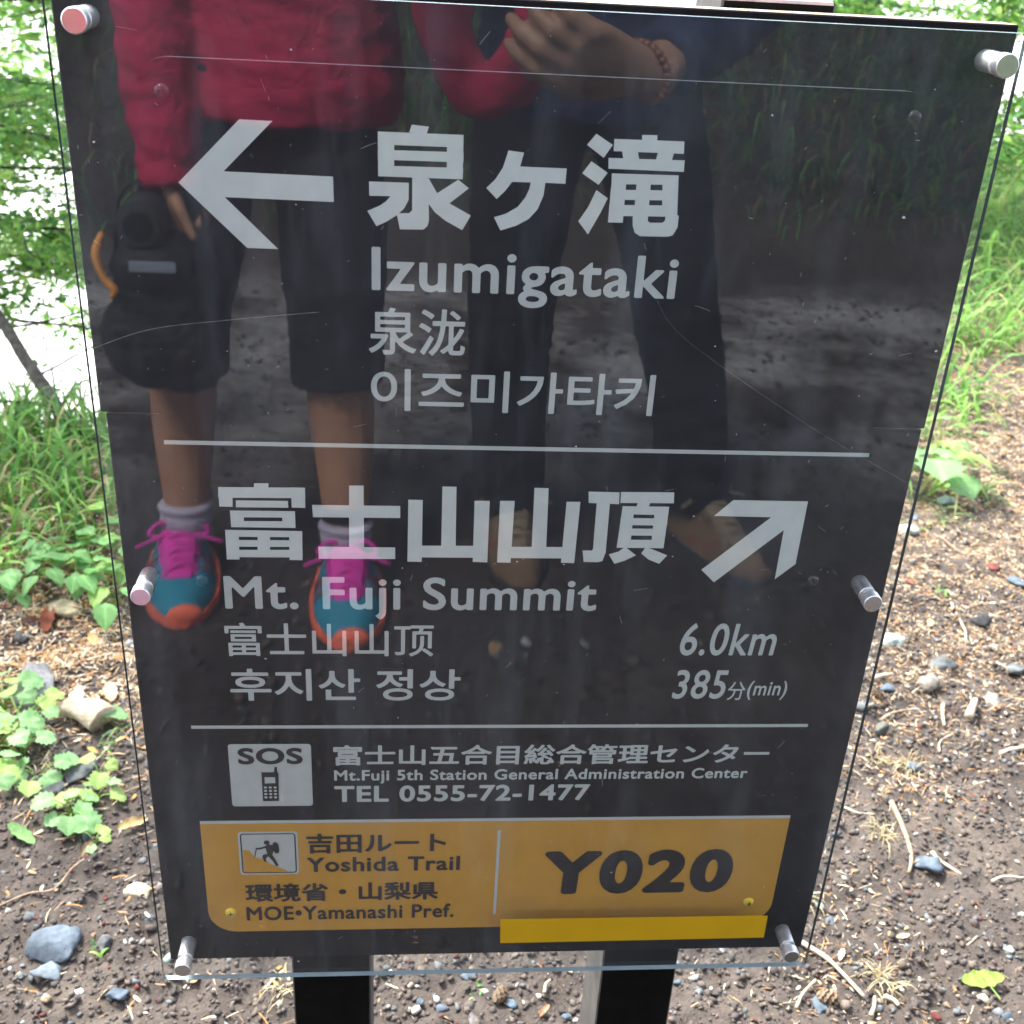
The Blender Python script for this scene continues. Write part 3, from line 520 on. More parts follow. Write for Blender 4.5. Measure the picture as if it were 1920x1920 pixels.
# ------------------------------------------------------------------ tubes
def catmull(P, sub):
    P = [np.array(p, float) for p in P]
    if len(P) < 3:
        return [P[0] + (P[-1] - P[0]) * t for t in np.linspace(0, 1, sub + 1)]
    out = []
    for i in range(len(P) - 1):
        p0 = P[max(i - 1, 0)]; p1 = P[i]; p2 = P[i + 1]; p3 = P[min(i + 2, len(P) - 1)]
        for t in np.arange(sub) / sub:
            out.append(0.5 * ((2 * p1) + (p2 - p0) * t + (2 * p0 - 5 * p1 + 4 * p2 - p3) * t * t + (3 * p1 - p0 - 3 * p2 + p3) * t ** 3))
    out.append(P[-1]); return out

def tube(pts, radii, n=10, sub=4, side=None, closed=True):
    """radii: number or (a, b) per point, a along 'side'.  returns V, F(list of quads/tris)"""
    rad = [(r, r) if np.isscalar(r) else tuple(r) for r in radii]
    Q = catmull([np.concatenate([p, r]) for p, r in zip(pts, rad)], sub) if sub > 1 else [np.concatenate([p, r]) for p, r in zip(pts, rad)]
    Q = np.array(Q); C = Q[:, :3]; RR = np.maximum(Q[:, 3:], 1e-5)
    T = np.gradient(C, axis=0); T /= np.linalg.norm(T, axis=1)[:, None] + 1e-12
    ref = np.array(side if side is not None else ((0, 0, 1) if abs(T[0][2]) < 0.8 else (1, 0, 0)), float)
    V, F = [], []
    a = ref
    for i in range(len(C)):
        s = (ref if side is not None else a) ; s = s - T[i] * (s @ T[i])
        if np.linalg.norm(s) < 1e-6: s = np.cross(T[i], (0, 1, 0))
        s /= np.linalg.norm(s); a = s
        b = np.cross(T[i], s)
        for k in range(n):
            t = 2 * math.pi * k / n
            V.append(C[i] + s * RR[i][0] * math.cos(t) + b * RR[i][1] * math.sin(t))
    m = len(C)
    for i in range(m - 1):
        for k in range(n):
            F.append((i * n + k, i * n + (k + 1) % n, (i + 1) * n + (k + 1) % n, (i + 1) * n + k))
    if closed:
        F.append(tuple(range(n))[::-1]); F.append(tuple((m - 1) * n + k for k in range(n)))
    return V, F

def join(parts):
    V, F = [], []
    for v, f in parts:
        o = len(V); V += list(v); F += [tuple(i + o for i in q) for q in f]
    return V, F

def ball(c, r, n=12, m=8):
    r = (r, r, r) if np.isscalar(r) else r
    V, F = [], []
    V.append((c[0], c[1], c[2] + r[2]))
    for i in range(1, m):
        a = math.pi * i / m
        for k in range(n):
            t = 2 * math.pi * k / n
            V.append((c[0] + r[0] * math.sin(a) * math.cos(t), c[1] + r[1] * math.sin(a) * math.sin(t), c[2] + r[2] * math.cos(a)))
    V.append((c[0], c[1], c[2] - r[2]))
    for k in range(n): F.append((0, 1 + k, 1 + (k + 1) % n))
    for i in range(m - 2):
        for k in range(n):
            F.append((1 + i * n + k, 1 + (i + 1) * n + k, 1 + (i + 1) * n + (k + 1) % n, 1 + i * n + (k + 1) % n))
    L = 1 + (m - 2) * n
    for k in range(n): F.append((len(V) - 1, L + (k + 1) % n, L + k))
    return V, F

def box(x0, x1, y0, y1, z0, z1):
    V = [(x0, y0, z0), (x1, y0, z0), (x1, y1, z0), (x0, y1, z0), (x0, y0, z1), (x1, y0, z1), (x1, y1, z1), (x0, y1, z1)]
    return V, [(0, 3, 2, 1), (4, 5, 6, 7), (0, 1, 5, 4), (1, 2, 6, 5), (2, 3, 7, 6), (3, 0, 4, 7)]

def bevel_me(me, w, seg=2):
    bm = bmesh.new(); bm.from_mesh(me)
    bmesh.ops.bevel(bm, geom=bm.edges[:], offset=w, segments=seg, affect='EDGES', profile=0.6)
    bm.to_mesh(me); bm.free(); return me

# ------------------------------------------------------------------ twigs and single leaves
def twigs():
    for i, (pts, r, m, lab) in enumerate(TWIGS):
        rr = random.Random(i)
        P = [(x, y, float(H(x, y)) + r * 1.1 + rr.uniform(0, 1.0) * r) for x, y in pts]
        if len(P) == 2: P = [P[0], tuple((np.array(P[0]) + np.array(P[1])) / 2 + np.array((0.002, 0.001, 0.001))), P[1]]
        R = [r * (1.0 - 0.35 * k / (len(P) - 1)) for k in range(len(P))]
        V, F = tube(P, R, 7, 5)
        V = np.array(V) + np.random.RandomState(i).uniform(-1, 1, (len(V), 3)) * r * 0.16
        me = mesh('twig', V, F)
        o = link('twig', me, M_TWIG2 if m else M_TWIG, smooth=True)
        base = Vector(P[0]); me.transform(Matrix.Translation(-base)); o.location = base
        tag(o, lab, 'twig')
twigs()

def dead_leaf(size, curl, seed, toothed=True):
    r = np.random.RandomState(seed); nu, nv = 9, 7
    V, F = [], []
    for i in range(nu):
        u = i / (nu - 1); w = 0.42 * math.sin(math.pi * min(1, u * 0.92 + 0.06)) ** 0.7
        w *= 1 + (0.16 if i % 2 else -0.12) * toothed
        for j in range(nv):
            v = (j / (nv - 1) - 0.5) * 2
            x = (u - 0.5) * 2; y = v * w
            a = curl * v * 1.5
            yy = w * (math.sin(a) / (curl * 1.5) if curl > 0.05 else v)
            zz = w * (1 - math.cos(a)) / max(curl * 1.5, 0.05) + 0.10 * curl * math.sin(3 * x + seed) + r.uniform(-0.02, 0.02) + 0.05 * abs(v)
            V.append((x * size, yy * size, zz * size))
    for i in range(nu - 1):
        for j in range(nv - 1):
            a = i * nv + j; F.append((a, a + 1, a + nv + 1, a + nv))
    return np.array(V), np.array(F)

def fallen():
    for i, (x, y, s, c, cu, lab) in enumerate(FALLEN):
        V, F = dead_leaf(s, cu, i)
        rr = np.random.RandomState(i)
        col = np.array(c)[None] * (1 + 0.22 * np.sin(V @ (rr.normal(size=3) * 5 / s)))[:, None]
        me = big_mesh('fallen_leaf', V, F, col)
        o = link('fallen_leaf', me, M_LITTER, smooth=True)
        o.location = (x, y, float(H(x, y)) + 0.005 + 0.10 * s)
        o.rotation_euler = (rr.uniform(-.25, .25), rr.uniform(-.25, .25), rr.uniform(0, 6.28))
        tag(o, lab, 'leaf')
        if i == 0:
            o.rotation_euler = (0.1, 0, 0.1)
            st = link('leaf_stem', mesh('leaf_stem', *tube([(0, 0, 0.002), (0.004, -0.012, 0.0), (0.008, -0.026, -0.002)], [0.0011, 0.001, 0.0012], 6, 4)), M_GREENSTEM, o)
M_GREENSTEM = simple('green_stem', (0.16, 0.26, 0.05), (0.24, 0.34, 0.08), 200, 0.6)
fallen()

def pine_cone(x, y, s, rz, lab):
    root = empty('pine_cone', (x, y, float(H(x, y)) + s * 0.6), (R_(80), 0.1, rz))
    tag(root, lab, 'pine cone')
    m = simple('cone_scale', (0.16, 0.11, 0.07), (0.30, 0.22, 0.14), 300, 0.8)
    link('core', mesh('core', *ball((0, 0, 0), (s * 0.35, s * 0.35, s * 0.8))), m, root)
    V = [(-.3, 0, 0), (.3, 0, 0), (.42, .55, .12), (0, .8, .22), (-.42, .55, .12), (-.3, 0, -.08), (.3, 0, -.08), (.42, .55, .04), (0, .8, .14), (-.42, .55, .04)]
    F = [(0, 1, 2, 3, 4), (9, 8, 7, 6, 5), (1, 0, 5, 6), (2, 1, 6, 7), (3, 2, 7, 8), (4, 3, 8, 9), (0, 4, 9, 5)]
    me = mesh('scale', np.array(V) * s * 0.55, F)
    for k in range(34):
        t = k / 33; a = k * 2.4
        o = link('scale', me, m, root)
        z = (t * 1.5 - 0.75) * s; r = 0.34 * s * math.sqrt(max(0.05, 1 - (2 * t - 1) ** 2))
        o.location = (-math.sin(a) * r, math.cos(a) * r, z)
        o.rotation_euler = (0.5, 0, a)
for a in CONES: pine_cone(*a)

def tan_lump():
    x, y = -0.442, 0.735
    P = [(0, 0, 0.012), (-0.02, 0.006, 0.016), (-0.045, 0.008, 0.015), (-0.075, 0.002, 0.010)]
    V, F = tube(P, [0.024, 0.022, 0.014, 0.006], 14, 6)
    V = np.array(V); r = np.random.RandomState(5)
    for k in (60, 140, 300):
        a = r.normal(size=(2, 3)) * k
        V = V * (1 + 0.08 * (60 / k) * np.sin(V @ a[0]) [:, None])
    o = link('driftwood', mesh('driftwood', V, F), simple('weathered_tan_wood', (0.30, 0.23, 0.14), (0.62, 0.54, 0.40), 60, 0.9, 0.003), smooth=True)
    o.location = (x, y, float(H(x, y)) + 0.004)
    o.rotation_euler = (0, 0, -0.25)
    tag(o, 'tan gnarled lump of old wood between the lava rock and the slate slab', 'wood')
tan_lump()

# ------------------------------------------------------------------ the sign
sign = empty('trail_sign', (0.068, 0.05, 0.0))
SO = Vector((0.068, 0.05, 0.0))
tag(sign, 'dark trail signboard with clear cover sheet, white lettering and ochre band on two posts', 'sign')
def part(name, V, F, mat, parent=None, smooth=False, origin=None):
    parent = parent or sign
    me = mesh(name, V, F)
    og = Vector(origin) if origin is not None else Vector(np.mean(np.array(V, float), axis=0).tolist())
    me.transform(Matrix.Translation(-og))
    o = link(name, me, mat, parent, smooth)
    o.location = og - absloc(parent)
    return o
def absloc(p):
    v = Vector((0, 0, 0))
    while p is not None:
        v = v + p.location; p = p.parent
    return v
def face_mat(o, mat, test):
    o.data.materials.append(mat); i = len(o.data.materials) - 1
    for f in o.data.polygons:
        if test(f.normal): f.material_index = i

for (x0, x1, z0, z1) in ((-0.1830, 0.3186, 0.8118, 1.0452), (-0.1800, 0.3170, 0.3585, 0.8112)):
    o = part('plank', *box(x0, x1, 0.0, 0.018, z0, z1), M_BOARD)
    bevel_me(o.data, 0.0007, 1)
    face_mat(o, M_BOARD_EDGE, lambda n: n.z > 0.9)  # top face paler: weathered wood with the daylight on it put into the colour
for (x0, x1) in ((-0.091, -0.0283), (0.161, 0.2236)):
    V, F = box(x0, x1, 0.0185, 0.082, -0.35, 1.062)
    V = [(x, y, z - (0.012 if (z > 1 and y < 0.05) else 0)) for x, y, z in V]
    o = part('post', V, F, M_POST)
    bevel_me(o.data, 0.0012, 1)
    face_mat(o, M_POST_SIDE, lambda n: abs(n.x) > 0.6)  # sides greyer than the front: weathering, with the side light painted in
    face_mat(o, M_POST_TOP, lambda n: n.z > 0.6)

def rrect(x0, x1, z0, z1, r, seg=8):
    pts = []
    for cx, cz, a0 in ((x1 - r, z1 - r, 0), (x0 + r, z1 - r, 90), (x0 + r, z0 + r, 180), (x1 - r, z0 + r, 270)):
        for k in range(seg + 1):
            a = R_(a0 + 90 * k / seg); pts.append((cx + r * math.cos(a), cz + r * math.sin(a)))
    return pts
def plate(pts, yf, yb):
    n = len(pts)
    V = [(x, yf, z) for x, z in pts] + [(x, yb, z) for x, z in pts]
    F = [tuple(range(n))] + [tuple(range(n, 2 * n))[::-1]] + [(k, n + k, n + (k + 1) % n, (k + 1) % n) for k in range(n)]
    return V, F
PX0, PX1, PZ0, PZ1 = -0.1477, 0.2840, 0.3905, 1.0098
panel = part('info_panel', *plate(rrect(PX0, PX1, PZ0, PZ1, 0.021, 10), -0.0030, -0.0001), M_PANEL, origin=(0.068, -0.0030, 0.70))
M_ALU = simple('plate_cut_edge', (0.42, 0.44, 0.46), (0.6, 0.62, 0.64), 300, 0.35)
panel.data.materials.append(M_ALU)
for f in panel.data.polygons:
    if abs(f.normal.y) < 0.5: f.material_index = 1

YP = -0.00335
def flat(name, polys, mat, y=YP, label=None):
    V, F = [], []
    for i, p in enumerate(polys):
        o = len(V); yy = y - i * 0.000006
        V += [(q[0], yy, q[1]) for q in p]; F.append(tuple(range(o, o + len(p))))
    T_ = []
    for f in F:
        loop = [Vector((V[k][0] * 1000, V[k][2] * 1000, 0)) for k in f]
        T_ += [tuple(f[q] for q in t) for t in tessellate_polygon([loop])]
    me = mesh(name, V, T_)
    og = Vector(np.mean(np.array(V), axis=0).tolist()); me.transform(Matrix.Translation(-og))
    o = link(name, me, mat, panel); o.location = og - absloc(panel)
    if label: o['label'] = label
    return o
mm = lambda pl: [(a / 1000, b / 1000) for a, b in pl]
for k, lab in (('izumi', 'large white kanji'), ('ke', 'large white katakana'), ('taki', 'large white kanji with water radical'), ('tomi', 'white kanji, first of the summit line'), ('shi', 'white kanji, second of the summit line'),
               ('yama', 'white mountain kanji, third of the summit line'), ('yama2', 'white mountain kanji, fourth of the summit line'), ('cho', 'white kanji, last of the summit line'), ('arrow_left', 'white arrow pointing left'), ('arrow_right', 'white arrow pointing up right')):
    flat('arrow' if 'arrow' in k else 'lettering', [mm(p) for p in GLYPHS[k]], M_WHITE, label=lab)
# rules
def rect(x0, x1, z0, z1): return [(x0, z0), (x1, z0), (x1, z1), (x0, z1)]
flat('rule_line', [rect(-0.1473, 0.2850, 0.7934, 0.7961)], M_WHITE2)
flat('rule_line', [rect(-0.1472, 0.2824, 0.5823, 0.5850)], M_WHITE2)
# ochre band following the panel's rounded foot
bp = [(PX0 + 0.0002, 0.4975), (PX0 + 0.0002, PZ0 + 0.021)]
for k in range(11):
    a = R_(180 + 9 * k); bp.append((PX0 + 0.0212 + 0.021 * math.cos(a), PZ0 + 0.0212 + 0.021 * math.sin(a)))
for k in range(11):
    a = R_(270 + 9 * k); bp.append((PX1 - 0.0212 + 0.021 * math.cos(a), PZ0 + 0.0212 + 0.021 * math.sin(a)))
bp += [(PX1 - 0.0002, PZ0 + 0.021), (PX1 - 0.0002, 0.4975)]
flat('ochre_band', [bp], M_YELLOW, y=-0.00318)
flat('band_border', [rect(PX0 + 0.0003, PX1 - 0.0003, 0.4976, 0.5004)], M_WHITE2)
flat('divider', [rect(0.0658, 0.0681, 0.4044, 0.4888)], M_WHITE2)
flat('sos_box', [rrect(-0.1238, -0.0674, 0.5137, 0.5690, 0.0022, 4)], M_WHITE2)
pict = flat('pictogram_box', [rrect(-0.1217, -0.0792, 0.4485, 0.4897, 0.0025, 4)], M_WHITE2, y=-0.00330)
def ring_poly(x0, x1, z0, z1, r, w):
    a = rrect(x0, x1, z0, z1, r, 4); b = rrect(x0 + w, x1 - w, z0 + w, z1 - w, max(r - w, 0.0003), 4)
    return [[a[i], a[(i + 1) % len(a)], b[(i + 1) % len(a)], b[i]] for i in range(len(a))]
flat('pictogram_frame', ring_poly(-0.1202, -0.0807, 0.4500, 0.4882, 0.0024, 0.0009), M_BLACK, y=-0.0034)
flat('mountain_slope', [mm(MARKS['hill'])], M_YELLOW, y=-0.00337)
def disc_poly(c, r, n=12, rz=None):
    rz = rz or r
    return [(c[0] + r * math.cos(6.2832 * k / n), c[1] + rz * math.sin(6.2832 * k / n)) for k in range(n)]
hk = [mm(MARKS[k]) for k in ('torso', 'pack', 'arm', 'pole', 'leg1', 'leg2')] + [disc_poly((-0.1014, 0.4797), 0.0021)]
flat('hiker_figure', hk, M_BLACK, y=-0.0036, label='black hiker with pack and stick climbing')
flat('phone_icon', [mm(MARKS['phone'])], M_BLACK, y=-0.0036)
keys = [disc_poly((-0.09997 + i * 0.00339, 0.53098 - j * 0.00296), 0.00115, 10, 0.00095) for i in range(3) for j in range(4)]
flat('phone_keys', [mm(MARKS['screen'])] + keys, M_WHITE2, y=-0.0038)

# lettering from Blender's own built-in font, thickened through a distance field
def spline_polys(text, sp=1.0):
    c = bpy.data.curves.new('tmp', 'FONT'); c.body = text; c.space_character = sp
    o = bpy.data.objects.new('tmp', c); COL.objects.link(o)
    bpy.context.view_layer.update()
    cu = o.to_curve(bpy.context.evaluated_depsgraph_get())
    polys = []
    for s in cu.splines:
        P = []
        bps = s.bezier_points; n = len(bps)
        if n == 0:
            P = [(p.co.x, p.co.y) for p in s.points]
        for i in range(n):
            a, b = bps[i], bps[(i + 1) % n]
            p0, p1, p2, p3 = a.co, a.handle_right, b.handle_left, b.co
            straight = (p1 - p0).cross(p3 - p0).length < 1e-5 and (p2 - p0).cross(p3 - p0).length < 1e-5
            for t in ((0.0,) if straight else (0.0, 0.2, 0.4, 0.6, 0.8)):
                q = (1 - t) ** 3 * p0 + 3 * (1 - t) ** 2 * t * p1 + 3 * (1 - t) * t * t * p2 + t ** 3 * p3
                P.append((q.x, q.y))
        if len(P) > 2: polys.append(np.array(P))
    o.to_curve_clear(); bpy.data.objects.remove(o); bpy.data.curves.remove(c)
    return polys

def field_mesh(polys, grow, h):
    """marching squares on (signed distance + grow) for clusters of outlines"""
    polys = sorted(polys, key=lambda p: p[:, 0].min())
    cl = []
    for p in polys:
        a, b = p[:, 0].min(), p[:, 0].max()
        if cl and a < cl[-1][1] + 2 * grow + h: cl[-1][0].append(p); cl[-1][1] = max(cl[-1][1], b)
        else: cl.append([[p], b])
    V, F = [], []
    for ps, _ in cl:
        A = np.concatenate(ps); B = np.concatenate([np.roll(p, -1, 0) for p in ps])
        lo = A.min(0) - grow - 2 * h; hi = A.max(0) + grow + 2 * h
        xs = np.arange(lo[0], hi[0], h); ys = np.arange(lo[1], hi[1], h)
        X, Y = np.meshgrid(xs, ys); P = np.stack([X.ravel(), Y.ravel()], 1)
        D = np.full(len(P), 1e9); W = np.zeros(len(P))
        for a, b in zip(A, B):
            d = b - a; L = d @ d
            if L < 1e-14: continue
            t = np.clip(((P - a) @ d) / L, 0, 1)
            q = P - a - t[:, None] * d
            D = np.minimum(D, (q * q).sum(1))
            up = (a[1] <= P[:, 1]) & (b[1] > P[:, 1]); dn = (a[1] > P[:, 1]) & (b[1] <= P[:, 1])
            cr = d[0] * (P[:, 1] - a[1]) - d[1] * (P[:, 0] - a[0])
            W += (up & (cr > 0)).astype(int) - (dn & (cr < 0)).astype(int)
        f = (np.where(W != 0, 1, -1) * np.sqrt(D) + grow).reshape(X.shape)
        ins = f > 0
        code = ins[:-1, :-1].astype(int) + ins[:-1, 1:] + ins[1:, 1:] + ins[1:, :-1]
        ny, nx = code.shape
        for j in range(ny):
            row = code[j]; i = 0
            nz = np.nonzero(row)[0]
            if not len(nz): continue
            i = nz[0]; end = nz[-1] + 1
            while i < end:
                c = row[i]
                if c == 0: i += 1; continue
                if c == 4:
                    k = i
                    while k < end and row[k] == 4: k += 1
                    o = len(V)
                    V += [(xs[i], ys[j]), (xs[k], ys[j]), (xs[k], ys[j + 1]), (xs[i], ys[j + 1])]
                    F.append((o, o + 1, o + 2, o + 3)); i = k; continue
                cs = [(i, j), (i + 1, j), (i + 1, j + 1), (i, j + 1)]
                pts = []
                for q in range(4):
                    a, b = cs[q], cs[(q + 1) % 4]
                    fa, fb = f[a[1], a[0]], f[b[1], b[0]]
                    if fa > 0: pts.append((xs[a[0]], ys[a[1]]))
                    if (fa > 0) != (fb > 0):
                        t = fa / (fa - fb)
                        pts.append((xs[a[0]] + (xs[b[0]] - xs[a[0]]) * t, ys[a[1]] + (ys[b[1]] - ys[a[1]]) * t))
                if len(pts) >= 3:
                    o = len(V); V += pts; F.append(tuple(range(o, o + len(pts))))
                i += 1
    return np.array(V), F

DARK = {"SOS", "吉田ルート", "Yoshida Trail", "環境省・山梨県", "MOE•Yamanashi Pref.", "Y020"}
ITAL = {"6.0km": 0.11, "385": 0.11, "(min)": 0.11, "Y020": 0.03}
for s, L, R, ch, zt, zb, w in TEXTS:
    polys = spline_polys(s, 1.14 if s == 'Y020' else 1.0 if ord(s[0]) > 255 else 1.07)
    if s in ITAL: polys = [np.stack([p[:, 0] + ITAL[s] * p[:, 1], p[:, 1]], 1) for p in polys]
    V, F = field_mesh(polys, w, 0.022 if len(s) > 12 else 0.017)
    x0, x1 = V[:, 0].min(), V[:, 0].max()
    if ch:
        rp = np.concatenate(spline_polys(ch)); z0, z1 = rp[:, 1].min() - w, rp[:, 1].max() + w
    else: z0, z1 = V[:, 1].min(), V[:, 1].max()
    X = L / 1000 + (V[:, 0] - x0) / (x1 - x0) * (R - L) / 1000
    Z = zb / 1000 + (V[:, 1] - z0) / (z1 - z0) * (zt - zb) / 1000
    y = -0.0037 if s in DARK else YP
    part('lettering', np.stack([X, np.full(len(X), y), Z], 1), F, M_BLACK if s in DARK else M_WHITE2, panel)

# screws
def dome(c, r, h, mat, dark_slot=True):
    V, F = [], []
    n, m = 16, 5
    for i in range(m):
        a = math.pi / 2 * i / m
        for k in range(n):
            t = 6.2832 * k / n
            V.append((c[0] + r * math.cos(a) * math.cos(t), c[1] - h * math.sin(a), c[2] + r * math.cos(a) * math.sin(t)))
    V.append((c[0], c[1] - h, c[2]))
    for i in range(m - 1):
        for k in range(n): F.append((i * n + k, (i + 1) * n + k, (i + 1) * n + (k + 1) % n, i * n + (k + 1) % n))
    for k in range(n): F.append(((m - 1) * n + k, len(V) - 1, (m - 1) * n + (k + 1) % n))
    o = part('screw', V, F, mat, smooth=True)
    d = part('screw_slot', *join([box(c[0] - r * .42, c[0] + r * .42, c[1] - h - 0.0002, c[1] - h + 0.0006, c[2] - 0.0004, c[2] + 0.0004), box(c[0] - 0.0004, c[0] + 0.0004, c[1] - h - 0.0003, c[1] - h + 0.0005, c[2] - r * .42, c[2] + r * .42)]), M_BLACK, o)
for i, (x, z) in enumerate(MARKS['screws']):
    dome((x / 1000, -0.0031, z / 1000), 0.0043, 0.0024, M_SCREW_Y if i > 3 else M_SCREW_D)

# clear sheet, with drilled rim left plain
AX0, AX1, AZ0, AZ1 = -0.1813, 0.3142, 0.3605, 1.0424
V, F = plate(rrect(AX0, AX1, AZ0, AZ1, 0.003, 4), -0.0205, -0.0165)
sheet = part('clear_sheet', V, F, M_ACRYL)
sheet.data.materials.append(M_ACRYL_EDGE); sheet.data.materials.append(M_ACRYL_LIT)
for f in sheet.data.polygons:
    if f.index > 1: f.material_index = 2 if abs(f.normal.z) > 0.4 else 1  # top and bottom edges coloured pale for caught light, side edges kept dark
tp = mm(MARKS['tape'])
V, F = plate(tp, -0.02085, -0.02055)
part('yellow_tape', V, F, M_TAPE, sheet)
def scratch(pts, w):
    pts = catmull([(a / 1000, b / 1000) for a, b in pts], 8); V = []; F = []
    for i, p in enumerate(pts):
        q = pts[min(i + 1, len(pts) - 1)] - pts[max(i - 1, 0)]; nrm = np.array((-q[1], q[0])); nrm = nrm / (np.linalg.norm(nrm) + 1e-9) * w * (0.4 + 0.6 * abs(math.sin(i * 1.7)))
        V += [(p[0] + nrm[0], -0.02056, p[1] + nrm[1]), (p[0] - nrm[0], -0.02056, p[1] - nrm[1])]
    for i in range(len(pts) - 1): F.append((2 * i, 2 * i + 1, 2 * i + 3, 2 * i + 2))
    return V, F
sc = [scratch(MARKS['scr'], 0.00006), scratch(MARKS['scr3'], 0.00002)]
rr = random.Random(4)
for _ in range(260):
    x = rr.uniform(AX0, AX1) * 1000; z = rr.uniform(AZ0, AZ1) * 1000; a = rr.gauss(0.9, 0.8); l = rr.uniform(0.4, 2.6) * (1 if rr.random() < .85 else 4)
    sc.append(scratch([(x, z), (x + l * .5 * math.cos(a), z + l * .5 * math.sin(a) + rr.uniform(-.3, .3)), (x + l * math.cos(a), z + l * math.sin(a))], rr.uniform(0.00002, 0.00007)))
for _ in range(150):
    x = rr.uniform(AX0, AX1) ; z = rr.uniform(AZ0, AZ1); r = 0.00018 + 0.0009 * rr.random() ** 5
    n = 7; ph = rr.random() * 6
    sc.append(([(x + r * math.cos(k * 6.283 / n) * (1 + .35 * math.sin(3 * k + ph)), -0.02057, z + r * .7 * math.sin(k * 6.283 / n) * (1 + .35 * math.cos(5 * k + ph))) for k in range(n)], [tuple(range(n))]))
V, F = join(sc)
o = part('scratches', V, F, M_SCRATCH, sheet); o['kind'] = 'stuff'

# six standoffs
def cyl(c, r, y0, y1, n=32, ch=0.0005):
    V, F = [], []
    prof = [(r - ch, y0), (r, y0 + (ch if y1 > y0 else -ch)), (r, y1 - (ch if y1 > y0 else -ch)), (r - ch, y1)]
    for rr_, y in prof:
        for k in range(n):
            t = 6.2832 * k / n; V.append((c[0] + rr_ * math.cos(t), y, c[1] + rr_ * math.sin(t)))
    for i in range(3):
        for k in range(n): F.append((i * n + k, i * n + (k + 1) % n, (i + 1) * n + (k + 1) % n, (i + 1) * n + k))
    F.append(tuple(range(n))[::-1]); F.append(tuple(3 * n + k for k in range(n)))
    return V, F
for x, z in ((-0.1652, 1.0268), (0.3034, 1.0270), (-0.1645, 0.7020), (0.2977, 0.7006), (-0.1645, 0.3785), (0.2975, 0.3795)):
    b = part('standoff', *cyl((x, z), 0.0056, -0.0001, -0.0170), M_STEEL, origin=(x, 0, z))
    cp = part('standoff_cap', *cyl((x, z), 0.0062, -0.0207, -0.0282), M_STEEL, b)
    face_mat(cp, M_STEEL_END, lambda n: abs(n.y) > 0.95)
    part('screw_core', *cyl((x, z), 0.0030, -0.0168, -0.0210, 16, 0.0002), M_STEEL, b)
# ------------------------------------------------------------------ grass
def blades(name, x, y, z, L, az, lean, width, col, mat, label, cat, kind='stuff', droop=1.0):
    n = len(x); S = 5
    t = np.linspace(0, 1, S + 1)
    V = np.zeros((n, S + 1, 2, 3))
    d = np.stack([np.cos(az), np.sin(az)], 1)
    p = np.stack([-np.sin(az), np.cos(az)], 1)
    for i, ti in enumerate(t):
        ang = lean + droop * ti * ti * 1.5           # angle from vertical grows along the blade
        if i == 0: cx = np.zeros(n); cz = np.zeros(n)
        else:
            cx = cx + L / S * np.sin(ang); cz = cz + L / S * np.cos(ang)
        w = width * (1 - ti ** 1.6) * 0.5 + 0.0001
        base = np.stack([x + d[:, 0] * cx, y + d[:, 1] * cx, z + cz], 1)
        V[:, i, 0, :] = base; V[:, i, 1, :] = base
        V[:, i, 0, :2] += p * w[:, None]; V[:, i, 1, :2] -= p * w[:, None]
        V[:, i, 0, 2] += w * 0.5
    nv = (S + 1) * 2
    f = np.array([(2 * i, 2 * i + 1, 2 * i + 3, 2 * i + 2) for i in range(S)])
    F = (f[None] + (np.arange(n) * nv)[:, None, None]).reshape(-1, 4)
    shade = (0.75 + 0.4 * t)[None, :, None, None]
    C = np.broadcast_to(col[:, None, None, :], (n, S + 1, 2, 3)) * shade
    me = big_mesh(name, V.reshape(-1, 3), F, C.reshape(-1, 3))
    o = link(name, me, mat)
    tag(o, label, cat, kind=kind); return o

